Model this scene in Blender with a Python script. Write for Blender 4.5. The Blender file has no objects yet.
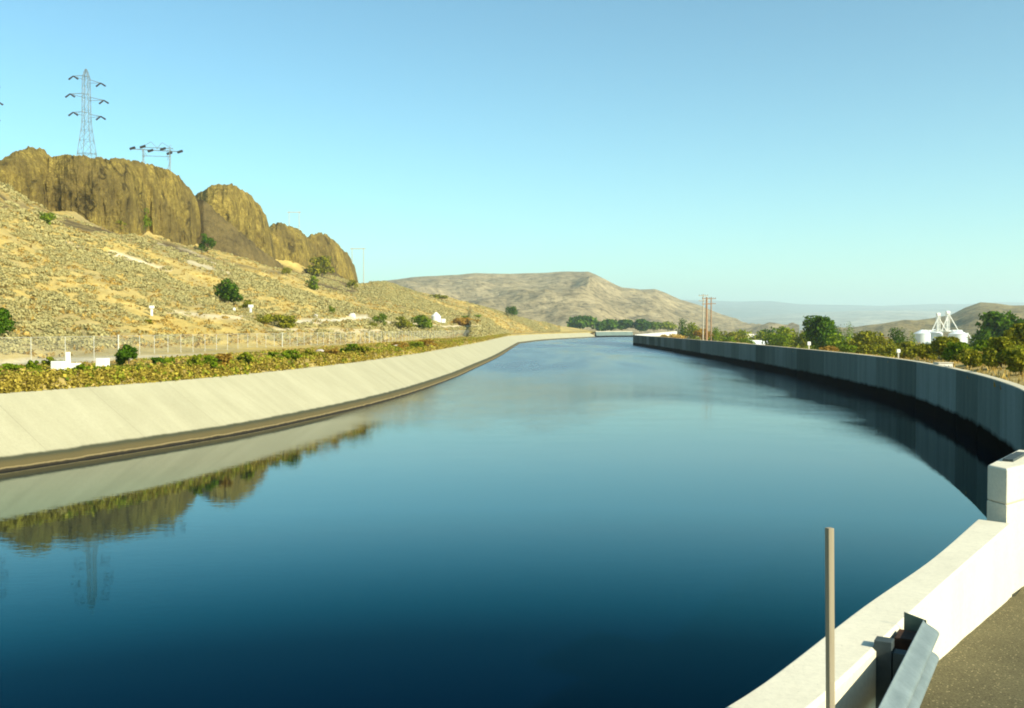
import bpy, bmesh, math, random
import numpy as np
from mathutils import Vector, Matrix

random.seed(7)
RNG = np.random.default_rng(7)
S = bpy.context.scene
COL = S.collection
R = math.radians

# ------------------------------------------------------------------ camera
CAM_H = 4.5
F_PX = 995.6
PITCH = math.atan(26.0 / F_PX)
cd = bpy.data.cameras.new("camera"); cam = bpy.data.objects.new("camera", cd); COL.objects.link(cam)
cam.location = (0, 0, CAM_H)
cam.rotation_euler = (R(90) - PITCH, 0, 0)
cd.sensor_width = 36.0; cd.lens = 35.0
cd.clip_start = 0.05; cd.clip_end = 40000
S.camera = cam

# ------------------------------------------------------------------ sky and sun
SUN_AZ = R(127.0)          # clockwise from +Y: behind the camera, to the right
SUN_EL = R(29.0)
w = bpy.data.worlds.new("World"); S.world = w; w.use_nodes = True
nt = w.node_tree; nt.nodes.clear()
out = nt.nodes.new("ShaderNodeOutputWorld"); bg = nt.nodes.new("ShaderNodeBackground")
sky = nt.nodes.new("ShaderNodeTexSky"); sky.sky_type = 'NISHITA'; sky.sun_disc = False
sky.sun_elevation = SUN_EL; sky.sun_rotation = SUN_AZ
sky.altitude = 500; sky.air_density = 1.0; sky.dust_density = 0.9; sky.ozone_density = 1.5
tint = nt.nodes.new("ShaderNodeMix"); tint.data_type = 'RGBA'; tint.blend_type = 'MULTIPLY'
tint.inputs[0].default_value = 1.0
tint.inputs[7].default_value = (0.635 * 6, 0.95 * 6, 0.855 * 6, 1)      # cyan cast of the print
pre = nt.nodes.new("ShaderNodeVectorMath"); pre.operation = 'SCALE'; pre.inputs[3].default_value = 1 / 6
gam = nt.nodes.new("ShaderNodeGamma"); gam.inputs[1].default_value = 1.2
nt.links.new(sky.outputs[0], pre.inputs[0]); nt.links.new(pre.outputs[0], gam.inputs[0]); nt.links.new(gam.outputs[0], tint.inputs[6]); nt.links.new(tint.outputs[2], bg.inputs[0])
bg.inputs[1].default_value = 0.13
nt.links.new(bg.outputs[0], out.inputs[0])
sd = bpy.data.lights.new("sun", 'SUN'); sun = bpy.data.objects.new("sun", sd); COL.objects.link(sun)
sd.energy = 5.0; sd.angle = R(0.55); sd.color = (1.0, 0.91, 0.70)
to_sun = Vector((math.sin(SUN_AZ) * math.cos(SUN_EL), math.cos(SUN_AZ) * math.cos(SUN_EL), math.sin(SUN_EL)))
sun.rotation_euler = to_sun.to_track_quat('Z', 'Y').to_euler()

vs = S.view_settings
vs.view_transform = 'Standard'; vs.look = 'None'; vs.exposure = 0.8; vs.gamma = 1.0; vs.use_curve_mapping = False
S.cycles.use_denoising = True
S.cycles.filter_width = 1.9
S.cycles.max_bounces = 6
S.cycles.transparent_max_bounces = 16
S.cycles.volume_bounces = 1
S.cycles.caustics_reflective = False; S.cycles.caustics_refractive = False

# ------------------------------------------------------------------ helpers
CP, SP = math.cos(PITCH), math.sin(PITCH)
def at(px, py, Y):
    """where the sight line of the surveyed point (px, py) stands at depth Y"""
    u = (354.0 - py) / F_PX; x = (px - 512.0) / F_PX
    dy = CP + SP * u; dz = -SP + CP * u
    return np.array([x / dy * Y, Y, CAM_H + dz / dy * Y])
def zat(py, Y): return at(512, py, Y)[2]
def ux(px): return (px - 512.0) / F_PX

_P = np.random.default_rng(11).random(4096)
def _h(ix, iy, iz):
    return _P[(ix * 73856093 ^ iy * 19349663 ^ iz * 83492791) & 4095]
def vnoise(x, y, z=0.0):
    x = np.asarray(x, float); y = np.asarray(y, float); z = np.asarray(z, float) + np.zeros_like(x)
    xi = np.floor(x).astype(np.int64); yi = np.floor(y).astype(np.int64); zi = np.floor(z).astype(np.int64)
    fx = x - xi; fy = y - yi; fz = z - zi
    fx = fx * fx * (3 - 2 * fx); fy = fy * fy * (3 - 2 * fy); fz = fz * fz * (3 - 2 * fz)
    r = 0
    for dx in (0, 1):
        for dy in (0, 1):
            for dz in (0, 1):
                r = r + _h(xi + dx, yi + dy, zi + dz) * (fx if dx else 1 - fx) * (fy if dy else 1 - fy) * (fz if dz else 1 - fz)
    return r * 2 - 1
def fbm(x, y, z=0.0, o=4):
    r = 0; a = 1.0; f = 1.0
    for i in range(o):
        r = r + a * vnoise(np.asarray(x) * f + 17.3 * i, np.asarray(y) * f + 5.1 * i, np.asarray(z) * f + 3.7 * i)
        a *= 0.5; f *= 2.03
    return r

def mesh_np(name, V, F, mat=None, smooth=False, parent=None, attrs=None):
    V = np.asarray(V, np.float32); F = np.asarray(F, np.int32)
    me = bpy.data.meshes.new(name)
    n = F.shape[1]
    me.vertices.add(len(V)); me.vertices.foreach_set("co", V.ravel())
    me.loops.add(F.size); me.loops.foreach_set("vertex_index", F.ravel())
    me.polygons.add(len(F)); me.polygons.foreach_set("loop_start", np.arange(0, F.size, n, dtype=np.int32))
    me.polygons.foreach_set("use_smooth", np.full(len(F), smooth))
    me.update(calc_edges=True)
    if attrs:
        for k, a in attrs.items():
            at_ = me.attributes.new(k, 'FLOAT', 'POINT'); at_.data.foreach_set("value", np.asarray(a, np.float32).ravel())
    if mat: me.materials.append(mat)
    o = bpy.data.objects.new(name, me); COL.objects.link(o)
    if parent: o.parent = parent
    return o
def grid_faces(nr, nc, flip=False):
    i = np.arange(nr - 1)[:, None] * nc + np.arange(nc - 1)[None, :]
    f = np.stack([i, i + 1, i + nc + 1, i + nc], -1).reshape(-1, 4)
    return f[:, ::-1] if flip else f

class MB:
    """collects boxes, bars and tubes that make ONE mesh"""
    def __init__(s): s.bm = bmesh.new()
    def box(s, c, size, rz=0, rot=None):
        M = Matrix.Translation(Vector(c)) @ (rot if rot else Matrix.Rotation(rz, 4, 'Z')) @ Matrix.Diagonal((*size, 1))
        bmesh.ops.create_cube(s.bm, size=1, matrix=M); return s
    def bar(s, a, b, r, n=6, r2=None):
        a = Vector(a); b = Vector(b); d = b - a
        if d.length < 1e-6: return s
        q = d.to_track_quat('Z', 'Y').to_matrix().to_4x4()
        bmesh.ops.create_cone(s.bm, cap_ends=True, segments=n, radius1=r, radius2=r if r2 is None else r2, depth=d.length,
                              matrix=Matrix.Translation((a + b) / 2) @ q); return s
    def poly(s, pts, z0, z1):
        """vertical prism over a plan polygon; z0 / z1 numbers"""
        lo = [s.bm.verts.new((p[0], p[1], z0)) for p in pts]; hi = [s.bm.verts.new((p[0], p[1], z1)) for p in pts]
        n = len(pts)
        for i in range(n):
            j = (i + 1) % n
            s.bm.faces.new((lo[i], lo[j], hi[j], hi[i]))
        s.bm.faces.new(hi); s.bm.faces.new(lo[::-1]); return s
    def sphere(s, c, sc, sub=2):
        M = Matrix.Translation(Vector(c)) @ Matrix.Diagonal((*sc, 1))
        bmesh.ops.create_icosphere(s.bm, subdivisions=sub, radius=1, matrix=M); return s
    def build(s, name, mat, parent=None, smooth=False, bevel=0):
        bmesh.ops.recalc_face_normals(s.bm, faces=s.bm.faces[:])
        me = bpy.data.meshes.new(name); s.bm.to_mesh(me); s.bm.free()
        me.materials.append(mat)
        if smooth: me.polygons.foreach_set("use_smooth", np.full(len(me.polygons), True))
        o = bpy.data.objects.new(name, me); COL.objects.link(o)
        if parent: o.parent = parent
        if bevel:
            b = o.modifiers.new("bevel", 'BEVEL'); b.width = bevel; b.segments = 2; b.limit_method = 'ANGLE'
        return o

def tag(o, label=None, cat=None, group=None, kind=None):
    if label: o["label"] = label
    if cat: o["category"] = cat
    if group: o["group"] = group
    if kind: o["kind"] = kind
    return o
def empty(name, loc=(0, 0, 0), rz=0):
    o = bpy.data.objects.new(name, None); COL.objects.link(o); o.location = loc; o.rotation_euler.z = rz
    o.empty_display_size = 0.3
    return o
def copy_tree(o, parent=None):
    c = o.copy(); COL.objects.link(c); c.parent = parent
    for ch in [x for x in bpy.data.objects if x.parent == o]: copy_tree(ch, c)
    return c

def polyline(pts, step):
    """Catmull-Rom through plan points, resampled"""
    P = [np.array(p, float) for p in pts]; P = [2 * P[0] - P[1]] + P + [2 * P[-1] - P[-2]]
    o = []
    for i in range(1, len(P) - 2):
        p0, p1, p2, p3 = P[i - 1:i + 3]; L = np.linalg.norm(p2 - p1); n = max(2, int(L / step))
        # centripetal-like: limit tangents to the chord
        m1 = (p2 - p0); m1 = m1 / (np.linalg.norm(m1) + 1e-9) * L
        m2 = (p3 - p1); m2 = m2 / (np.linalg.norm(m2) + 1e-9) * L
        for k in range(n):
            t = k / n
            o.append((2*t**3 - 3*t**2 + 1) * p1 + (t**3 - 2*t**2 + t) * m1 + (-2*t**3 + 3*t**2) * p2 + (t**3 - t**2) * m2)
    o.append(P[-2]); return np.array(o)
def left_normals(L):
    d = np.gradient(L, axis=0); d /= np.linalg.norm(d, axis=1)[:, None] + 1e-9
    return np.stack([-d[:, 1], d[:, 0]], 1)

# ------------------------------------------------------------------ materials
class NM:
    def __init__(s, name, rough=0.85, spec=0.3):
        s.m = bpy.data.materials.new(name); s.m.use_nodes = True; s.t = s.m.node_tree
        s.b = s.t.nodes["Principled BSDF"]; s.b.inputs["Roughness"].default_value = rough
        s.b.inputs["Specular IOR Level"].default_value = spec
        s.tc = s.t.nodes.new("ShaderNodeTexCoord")
    def n(s, ty, **kw):
        x = s.t.nodes.new(ty)
        for k, v in kw.items():
            if hasattr(x, k): setattr(x, k, v)
            else: x.inputs[k].default_value = v
        return x
    def l(s, a, b): s.t.links.new(a, b)
    def coords(s, scale=(1, 1, 1), src="Object"):
        mp = s.n("ShaderNodeMapping"); mp.inputs["Scale"].default_value = scale
        s.l(s.tc.outputs[src], mp.inputs[0]); return mp.outputs[0]
    def noise(s, scale, detail=5, rough=0.6, vec=None, stretch=(1, 1, 1), dist=0.0):
        x = s.n("ShaderNodeTexNoise"); x.inputs["Scale"].default_value = scale; x.inputs["Detail"].default_value = detail
        x.inputs["Roughness"].default_value = rough; x.inputs["Distortion"].default_value = dist
        s.l(vec if vec else s.coords(stretch), x.inputs["Vector"]); return x.outputs["Fac"]
    def ramp(s, fac, stops):
        r = s.n("ShaderNodeValToRGB"); e = r.color_ramp.elements
        while len(e) < len(stops): e.new(0.5)
        for i, (p, c) in enumerate(stops):
            e[i].position = p; e[i].color = (c, c, c, 1) if isinstance(c, (int, float)) else (*c, 1)
        s.l(fac, r.inputs[0]); return r.outputs[0]
    def mix(s, fac, a, b, blend='MIX'):
        x = s.n("ShaderNodeMix"); x.data_type = 'RGBA'; x.blend_type = blend
        for sock, v in ((x.inputs[0], fac), (x.inputs[6], a), (x.inputs[7], b)):
            if isinstance(v, (int, float)): sock.default_value = v
            elif isinstance(v, tuple): sock.default_value = (*v, 1)
            else: s.l(v, sock)
        return x.outputs[2]
    def math(s, op, a, b=0.0, clamp=False):
        x = s.n("ShaderNodeMath"); x.operation = op; x.use_clamp = clamp
        for sock, v in zip(x.inputs, (a, b)):
            if isinstance(v, (int, float)): sock.default_value = v
            else: s.l(v, sock)
        return x.outputs[0]
    def attr(s, name):
        a = s.n("ShaderNodeAttribute"); a.attribute_name = name; return a.outputs["Fac"]
    def color(s, c):
        if isinstance(c, tuple): s.b.inputs["Base Color"].default_value = (*c, 1)
        else: s.l(c, s.b.inputs["Base Color"])
        return s
    def bump(s, h, strength=0.3, dist=0.1):
        b = s.n("ShaderNodeBump"); b.inputs["Strength"].default_value = strength; b.inputs["Distance"].default_value = dist
        s.l(h, b.inputs["Height"]); s.l(b.outputs[0], s.b.inputs["Normal"]); return s
    def sep_z(s, src="Object"):
        x = s.n("ShaderNodeSeparateXYZ"); s.l(s.tc.outputs[src], x.inputs[0]); return x.outputs

M = {}
def simple(name, c, rough=0.8, scale=3.0, var=0.25, spec=0.3, bump=0.15, metal=0.0):
    m = NM(name, rough, spec); f = m.noise(scale, 6)
    dark = tuple(v * (1 - var) for v in c); lite = tuple(min(1, v * (1 + var)) for v in c)
    m.color(m.ramp(f, [(0.3, dark), (0.7, lite)])); m.b.inputs["Metallic"].default_value = metal
    if bump: m.bump(f, bump, 0.02)
    M[name] = m.m; return m.m

def leafmat(name, a, b, c):
    m = NM(name, 0.8, 0.05)
    g = m.n("ShaderNodeNewGeometry")
    col = m.ramp(g.outputs["Random Per Island"], [(0.0, a), (0.5, b), (1.0, c)])
    m.color(col)
    tr = m.n("ShaderNodeBsdfTranslucent"); m.l(col, tr.inputs[0])
    mx = m.n("ShaderNodeMixShader"); mx.inputs[0].default_value = 0.3
    m.l(m.b.outputs[0], mx.inputs[1]); m.l(tr.outputs[0], mx.inputs[2])
    o = [x for x in m.t.nodes if x.type == 'OUTPUT_MATERIAL'][0]; m.l(mx.outputs[0], o.inputs[0])
    M[name] = m.m; return m.m

leafmat("leaf_dark", (0.024, 0.060, 0.003), (0.052, 0.115, 0.005), (0.11, 0.19, 0.010))
leafmat("leaf_green", (0.07, 0.12, 0.004), (0.13, 0.20, 0.007), (0.24, 0.30, 0.014))
leafmat("leaf_lime", (0.11, 0.145, 0.006), (0.20, 0.24, 0.012), (0.33, 0.34, 0.024))
leafmat("leaf_olive", (0.10, 0.115, 0.006), (0.205, 0.21, 0.012), (0.35, 0.315, 0.026))
leafmat("leaf_orange", (0.20, 0.11, 0.015), (0.32, 0.19, 0.025), (0.42, 0.27, 0.05))
leafmat("sage", (0.33, 0.285, 0.115), (0.42, 0.365, 0.155), (0.50, 0.44, 0.195))
leafmat("drygrass", (0.26, 0.16, 0.04), (0.45, 0.30, 0.07), (0.60, 0.43, 0.13))
leafmat("weed", (0.10, 0.14, 0.010), (0.27, 0.28, 0.024), (0.56, 0.46, 0.06))
leafmat("weed_bank", (0.085, 0.066, 0.010), (0.30, 0.23, 0.030), (0.58, 0.45, 0.08))
simple("bark", (0.10, 0.07, 0.045), 0.9, 6)
simple("white_paint", (0.78, 0.78, 0.74), 0.5, 2, 0.06)
simple("white_metal", (0.72, 0.76, 0.78), 0.4, 0.6, 0.08, 0.4)
simple("roof_pale", (0.66, 0.60, 0.52), 0.7, 1.0, 0.1)
simple("wall_pale", (0.6, 0.5, 0.42), 0.8, 1.0, 0.1)
simple("window_dark", (0.03, 0.035, 0.04), 0.2, 1, 0.1, 0.5, 0)
simple("steel_pale", (0.22, 0.245, 0.24), 0.5, 2, 0.1, 0.4, 0, 0.3)
simple("insulator", (0.03, 0.022, 0.02), 0.35, 2, 0.2, 0.5, 0)
simple("wood_pole", (0.30, 0.19, 0.11), 0.9, 4, 0.25)
simple("wood_orange", (0.33, 0.19, 0.10), 0.9, 4, 0.2)
simple("wood_grey", (0.42, 0.38, 0.30), 0.8, 3, 0.15)
simple("concrete_block", (0.80, 0.76, 0.66), 0.9, 3, 0.08)
simple("post_metal", (0.52, 0.50, 0.42), 0.5, 3, 0.15, 0.4, 0, 0.2)

# wooden stake: grain along its length
m = NM("stake_wood", 0.85); f = m.noise(14, 6, 0.7, stretch=(1, 1, 0.06), dist=0.8)
m.color(m.mix(m.noise(3, 3), m.ramp(f, [(0.3, (0.18, 0.145, 0.09)), (0.65, (0.42, 0.355, 0.235))]), (0.28, 0.235, 0.16))); m.bump(f, 0.4, 0.004); M["stake_wood"] = m.m

# sunlit concrete (parapet, pier)
def concrete(name, c, joints=None, stain=0.5):
    m = NM(name, 0.9, 0.2)
    big = m.noise(0.8, 5, 0.65); fine = m.noise(28, 4, 0.7); streak = m.noise(2.2, 5, 0.7, stretch=(1, 1, 0.12))
    base = m.ramp(big, [(0.3, tuple(v * (1 - 0.22 * stain) for v in c)), (0.65, c)])
    base = m.mix(0.35 * stain, base, m.ramp(streak, [(0.35, tuple(v * 0.62 for v in c)), (0.6, c)]))
    base = m.mix(0.5, base, m.ramp(fine, [(0.25, 0.72), (0.6, 1.0)]), 'MULTIPLY')
    vo = m.n("ShaderNodeTexVoronoi"); vo.inputs["Scale"].default_value = 9.0; m.l(m.coords(), vo.inputs["Vector"])
    base = m.mix(0.6, base, m.ramp(vo.outputs["Distance"], [(0.03, 0.55), (0.07, 1.0)]), 'MULTIPLY')
    m.color(base); m.bump(fine, 0.25, 0.006); M[name] = m.m; return m
concrete("concrete_sunlit", (0.73, 0.675, 0.52))
concrete("concrete_top", (0.60, 0.545, 0.41))

# left lining: pale panels, joints, wet dark foot
m = NM("lining_concrete", 0.9, 0.2)
al = m.attr("along"); up = m.attr("up")
cv = m.n("ShaderNodeCombineXYZ"); m.l(al, cv.inputs[0]); m.l(up, cv.inputs[1])
def nz(scale, sx, sy, detail=5):
    mp = m.n("ShaderNodeMapping"); mp.inputs["Scale"].default_value = (sx, sy, 1); m.l(cv.outputs[0], mp.inputs[0])
    return m.noise(scale, detail, 0.65, vec=mp.outputs[0])
c = m.ramp(nz(0.5, 1, 1), [(0.3, (0.36, 0.335, 0.215)), (0.7, (0.43, 0.40, 0.265))])
c = m.mix(0.16, c, m.ramp(nz(1.6, 1, 0.12, 6), [(0.35, 0.55), (0.6, 1.0)]), 'MULTIPLY')
c = m.mix(0.3, c, m.ramp(nz(14, 1, 1, 3), [(0.3, 0.7), (0.6, 1.0)]), 'MULTIPLY')
fr = m.math('FRACT', m.math('DIVIDE', al, 4.6))
c = m.mix(0.38, c, m.ramp(fr, [(0.0, 0.35), (0.012, 1.0)]), 'MULTIPLY')
cell = m.n("ShaderNodeTexWhiteNoise"); cell.noise_dimensions = '1D'; m.l(m.math('FLOOR', m.math('DIVIDE', al, 4.6)), cell.inputs["W"])
c = m.mix(0.07, c, m.ramp(cell.outputs["Value"], [(0.0, 0.55), (1.0, 1.0)]), 'MULTIPLY')
wz = m.math('ADD', up, m.math('MULTIPLY', m.math('SUBTRACT', nz(1.2, 1, 1), 0.5), 0.10))
wet = m.ramp(m.math('MULTIPLY', wz, 1.0), [(0.0, (0.018, 0.014, 0.007)), (0.05, (0.03, 0.024, 0.012)), (0.085, (0.26, 0.20, 0.09)), (0.11, (0.11, 0.085, 0.034)), (0.24, (0.085, 0.07, 0.03)), (0.32, (0.05, 0.052, 0.028)), (0.38, (0.07, 0.07, 0.04))])
c = m.mix(m.ramp(wz, [(0.36, 0.0), (0.42, 1.0)]), wet, c)
m.color(c); m.bump(nz(20, 1, 1, 4), 0.2, 0.01); M["lining"] = m.m

# shaded right canal wall: panel tones by random, dark algae foot
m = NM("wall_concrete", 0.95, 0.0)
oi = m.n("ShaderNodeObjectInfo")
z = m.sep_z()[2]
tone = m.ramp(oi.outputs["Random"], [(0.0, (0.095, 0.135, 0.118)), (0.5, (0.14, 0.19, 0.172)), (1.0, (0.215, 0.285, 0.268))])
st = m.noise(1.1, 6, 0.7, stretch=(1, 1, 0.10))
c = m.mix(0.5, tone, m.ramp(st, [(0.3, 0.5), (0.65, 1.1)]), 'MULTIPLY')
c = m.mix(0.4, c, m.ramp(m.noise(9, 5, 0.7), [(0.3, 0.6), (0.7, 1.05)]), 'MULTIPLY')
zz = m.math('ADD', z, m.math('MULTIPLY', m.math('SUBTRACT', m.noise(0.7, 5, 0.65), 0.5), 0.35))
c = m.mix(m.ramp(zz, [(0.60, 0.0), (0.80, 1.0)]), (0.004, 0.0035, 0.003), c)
c = m.mix(m.ramp(m.math('DIVIDE', z, 3.0), [(0.872, 0.0), (0.876, 1.0)]), c, (0.55, 0.50, 0.36))  # wall top painted cream: its sunlight is put into the colour
m.color(c); m.bump(m.noise(20, 4), 0.2, 0.01); M["wall_panel"] = m.m

# water
m = NM("canal_water", 0.045, 0.5)
m.b.inputs["IOR"].default_value = 1.25
m.b.inputs["Base Color"].default_value = (0.0004, 0.004, 0.009, 1)
patch = m.ramp(m.noise(0.03, 4, 0.6, stretch=(1.6, 0.45, 1), dist=0.8), [(0.40, 0.05), (0.62, 1.0)])
n1 = m.noise(0.8, 3, 0.55, stretch=(1.0, 1.5, 1)); n2 = m.noise(3.5, 3, 0.6, stretch=(0.8, 1.4, 1))
yw = m.ramp(m.math('DIVIDE', m.sep_z()[1], 200.0), [(0.10, 0.012), (0.17, 0.03), (0.24, 0.16), (0.34, 0.55), (0.5, 0.8), (0.9, 1.0)])
h = m.math('ADD', m.math('MULTIPLY', n1, 0.035), m.math('MULTIPLY', m.math('MULTIPLY', m.math('MULTIPLY', n2, patch), yw), 6.0))
gl = m.n("ShaderNodeBsdfGlossy"); gl.inputs["Color"].default_value = (0.82, 0.94, 0.95, 1)
n0 = m.noise(0.30, 4, 0.6, stretch=(0.55, 1.7, 1), dist=0.5)
h = m.math('ADD', h, m.math('MULTIPLY', m.math('MULTIPLY', m.math('MULTIPLY', n0, patch), yw), 9.0))
bp = m.n("ShaderNodeBump"); bp.inputs["Strength"].default_value = 0.05; bp.inputs["Distance"].default_value = 0.30
m.l(h, bp.inputs["Height"]); m.l(bp.outputs[0], gl.inputs["Normal"])
fn = m.n("ShaderNodeFresnel"); fn.inputs["IOR"].default_value = 1.333; m.l(bp.outputs[0], fn.inputs["Normal"])
fac = m.ramp(fn.outputs[0], [(0.0, 0.0), (0.10, 0.02), (0.17, 0.075), (0.26, 0.26), (0.34, 0.40), (0.5, 0.53), (1.0, 1.0)])
m.l(m.ramp(fn.outputs[0], [(0.0, (0.10, 0.70, 0.95)), (0.13, (0.16, 0.80, 1.0)), (0.20, (0.24, 0.92, 1.0)), (0.30, (0.66, 0.98, 0.98)), (0.46, (0.92, 0.99, 0.97)), (1.0, (1.0, 1.0, 1.0))]), gl.inputs["Color"])
df = m.n("ShaderNodeBsdfDiffuse"); df.inputs["Color"].default_value = (0.0002, 0.0032, 0.0115, 1)
mx = m.n("ShaderNodeMixShader"); m.l(df.outputs[0], mx.inputs[1]); m.l(gl.outputs[0], mx.inputs[2])
m.l(mx.outputs[0], [x for x in m.t.nodes if x.type == 'OUTPUT_MATERIAL'][0].inputs[0])
pr_ = m.ramp(m.noise(0.022, 4, 0.6, stretch=(2.2, 0.5, 1), dist=0.6), [(0.36, 0.35), (0.60, 1.0)])
fr_ = m.ramp(m.math('DIVIDE', m.sep_z()[1], 200.0), [(0.16, 0.0), (0.34, 0.30), (0.55, 0.9), (1.0, 1.0)])
m.l(m.math('ADD', m.math('MULTIPLY', m.math('MULTIPLY', pr_, fr_), 0.33), 0.007), gl.inputs["Roughness"])
m.l(m.math('MULTIPLY', fac, m.math('SUBTRACT', 1.0, m.math('MULTIPLY', m.math('MULTIPLY', pr_, fr_), 0.40))), mx.inputs[0])
M["water"] = m.m

# hillside ground: gold dry grass, grey sage litter, bare pale dirt and dark scree by survey mask
m = NM("hillside_ground", 0.95, 0.1)
n1 = m.noise(0.05, 6, 0.65); n2 = m.noise(0.35, 6, 0.7); n3 = m.noise(2.5, 5, 0.7)
c = m.ramp(n2, [(0.3, (0.38, 0.28, 0.09)), (0.5, (0.54, 0.395, 0.115)), (0.7, (0.64, 0.485, 0.17))])
c = m.mix(m.ramp(n1, [(0.42, 0.0), (0.62, 0.8)]), c, (0.30, 0.25, 0.125))
c = m.mix(0.5, c, m.ramp(n3, [(0.3, 0.5), (0.65, 1.05)]), 'MULTIPLY')
c = m.mix(m.math('MULTIPLY', m.attr("bare"), m.ramp(n3, [(0.25, 0.5), (0.55, 1.0)])), c, (0.66, 0.58, 0.42))
c = m.mix(m.attr("scree"), c, m.ramp(n3, [(0.3, (0.06, 0.044, 0.018)), (0.7, (0.15, 0.11, 0.05))]))
c = m.mix(m.attr("berm"), c, m.mix(n2, (0.12, 0.10, 0.03), (0.28, 0.20, 0.06)))
m.color(c); m.bump(n3, 0.5, 0.12); M["hillside"] = m.m

# cliffs
m = NM("cliff_rock", 0.95, 0.1)
vert = m.noise(0.34, 8, 0.74, stretch=(1, 1, 0.22), dist=0.9); n2 = m.noise(0.9, 8, 0.78); n4 = m.noise(0.09, 4, 0.6); n5 = m.noise(3.2, 5, 0.75)
c = m.ramp(vert, [(0.30, (0.045, 0.032, 0.011)), (0.46, (0.185, 0.132, 0.030)), (0.7, (0.335, 0.24, 0.056))])
c = m.mix(m.ramp(n2, [(0.46, 0.0), (0.66, 0.9)]), c, (0.47, 0.36, 0.085))
c = m.mix(m.ramp(n4, [(0.44, 0.0), (0.60, 0.75)]), c, (0.13, 0.094, 0.03))
c = m.mix(0.6, c, m.ramp(m.noise(0.7, 6, 0.7, stretch=(1, 1, 0.07)), [(0.34, 0.35), (0.52, 1.1)]), 'MULTIPLY')
c = m.mix(0.8, c, m.ramp(n5, [(0.34, 0.42), (0.6, 1.15)]), 'MULTIPLY')
dv = m.n("ShaderNodeVectorMath"); dv.operation = 'ADD'
wn = m.n("ShaderNodeTexNoise"); wn.inputs["Scale"].default_value = 0.25; m.l(m.coords(), wn.inputs["Vector"])
sc_ = m.n("ShaderNodeVectorMath"); sc_.operation = 'SCALE'; sc_.inputs[3].default_value = 5.0; m.l(wn.outputs["Color"], sc_.inputs[0])
m.l(m.coords((1, 1, 0.16)), dv.inputs[0]); m.l(sc_.outputs[0], dv.inputs[1])
vo = m.n("ShaderNodeTexVoronoi"); vo.feature = 'DISTANCE_TO_EDGE'; vo.inputs["Scale"].default_value = 0.14; m.l(dv.outputs[0], vo.inputs["Vector"])
crack = m.math('MULTIPLY', m.ramp(vo.outputs["Distance"], [(0.012, 1.0), (0.05, 0.0)]), m.ramp(m.noise(0.12, 4, 0.6), [(0.47, 0.0), (0.58, 1.0)]))
c = m.mix(m.math('MULTIPLY', crack, 0.6), c, (0.02, 0.014, 0.006))
m.color(c); m.bump(m.math('SUBTRACT', m.math('ADD', m.math('ADD', vert, n2), m.math('MULTIPLY', n5, 0.4)), crack), 0.8, 0.7); M["cliff"] = m.m
m = NM("scree_rock", 0.95, 0.1)
n2 = m.noise(0.8, 8, 0.75); n1 = m.noise(0.12, 5, 0.6)
c = m.mix(m.ramp(n1, [(0.4, 0.0), (0.65, 0.7)]), m.ramp(n2, [(0.35, (0.045, 0.034, 0.014)), (0.65, (0.15, 0.112, 0.045))]), (0.20, 0.145, 0.05))
c = m.mix(0.7, c, m.ramp(m.noise(4, 4, 0.75), [(0.36, 0.4), (0.6, 1.15)]), 'MULTIPLY')
m.color(c); m.bump(n2, 0.8, 0.5); M["scree"] = m.m

# far hills
def hillmat(name, a, b, c_, s1, bumpd):
    m = NM(name, 1.0, 0.05)
    n1 = m.noise(s1, 8, 0.7); n2 = m.noise(s1 * 7, 7, 0.75)
    c = m.ramp(n1, [(0.3, a), (0.5, b), (0.7, c_)])
    c = m.mix(0.75, c, m.ramp(n2, [(0.36, 0.38), (0.6, 1.1)]), 'MULTIPLY')
    n3 = m.noise(s1 * 16, 5, 0.8)
    c = m.mix(0.8, c, m.ramp(n3, [(0.40, 0.35), (0.50, 1.0)]), 'MULTIPLY')
    m.color(c); m.bump(n2, 0.8, bumpd); M[name] = m.m
hillmat("mesa_soil", (0.24, 0.19, 0.10), (0.37, 0.295, 0.165), (0.47, 0.375, 0.21), 0.008, 5)
hillmat("brown_hill_soil", (0.21, 0.165, 0.07), (0.31, 0.24, 0.105), (0.41, 0.315, 0.14), 0.01, 4)
hillmat("far_soil", (0.10, 0.11, 0.10), (0.17, 0.17, 0.14), (0.30, 0.27, 0.21), 0.0012, 20)
hillmat("foothill_hazed", (0.20, 0.20, 0.17), (0.36, 0.33, 0.26), (0.56, 0.48, 0.37), 0.0012, 20)  # kept paler: some of the distance haze is put into this colour
hillmat("valley_soil", (0.20, 0.17, 0.06), (0.33, 0.26, 0.10), (0.45, 0.36, 0.16), 0.02, 0.3)

# right bank soil
m = NM("dry_bank", 0.95, 0.1)
n2 = m.noise(0.7, 6, 0.7); n3 = m.noise(5, 5, 0.7)
c = m.ramp(n2, [(0.3, (0.24, 0.18, 0.06)), (0.55, (0.45, 0.33, 0.12)), (0.75, (0.58, 0.46, 0.22))])
c = m.mix(0.5, c, m.ramp(n3, [(0.3, 0.5), (0.65, 1.05)]), 'MULTIPLY'); m.color(c); m.bump(n3, 0.5, 0.05); M["dry_bank"] = m.m

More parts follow.
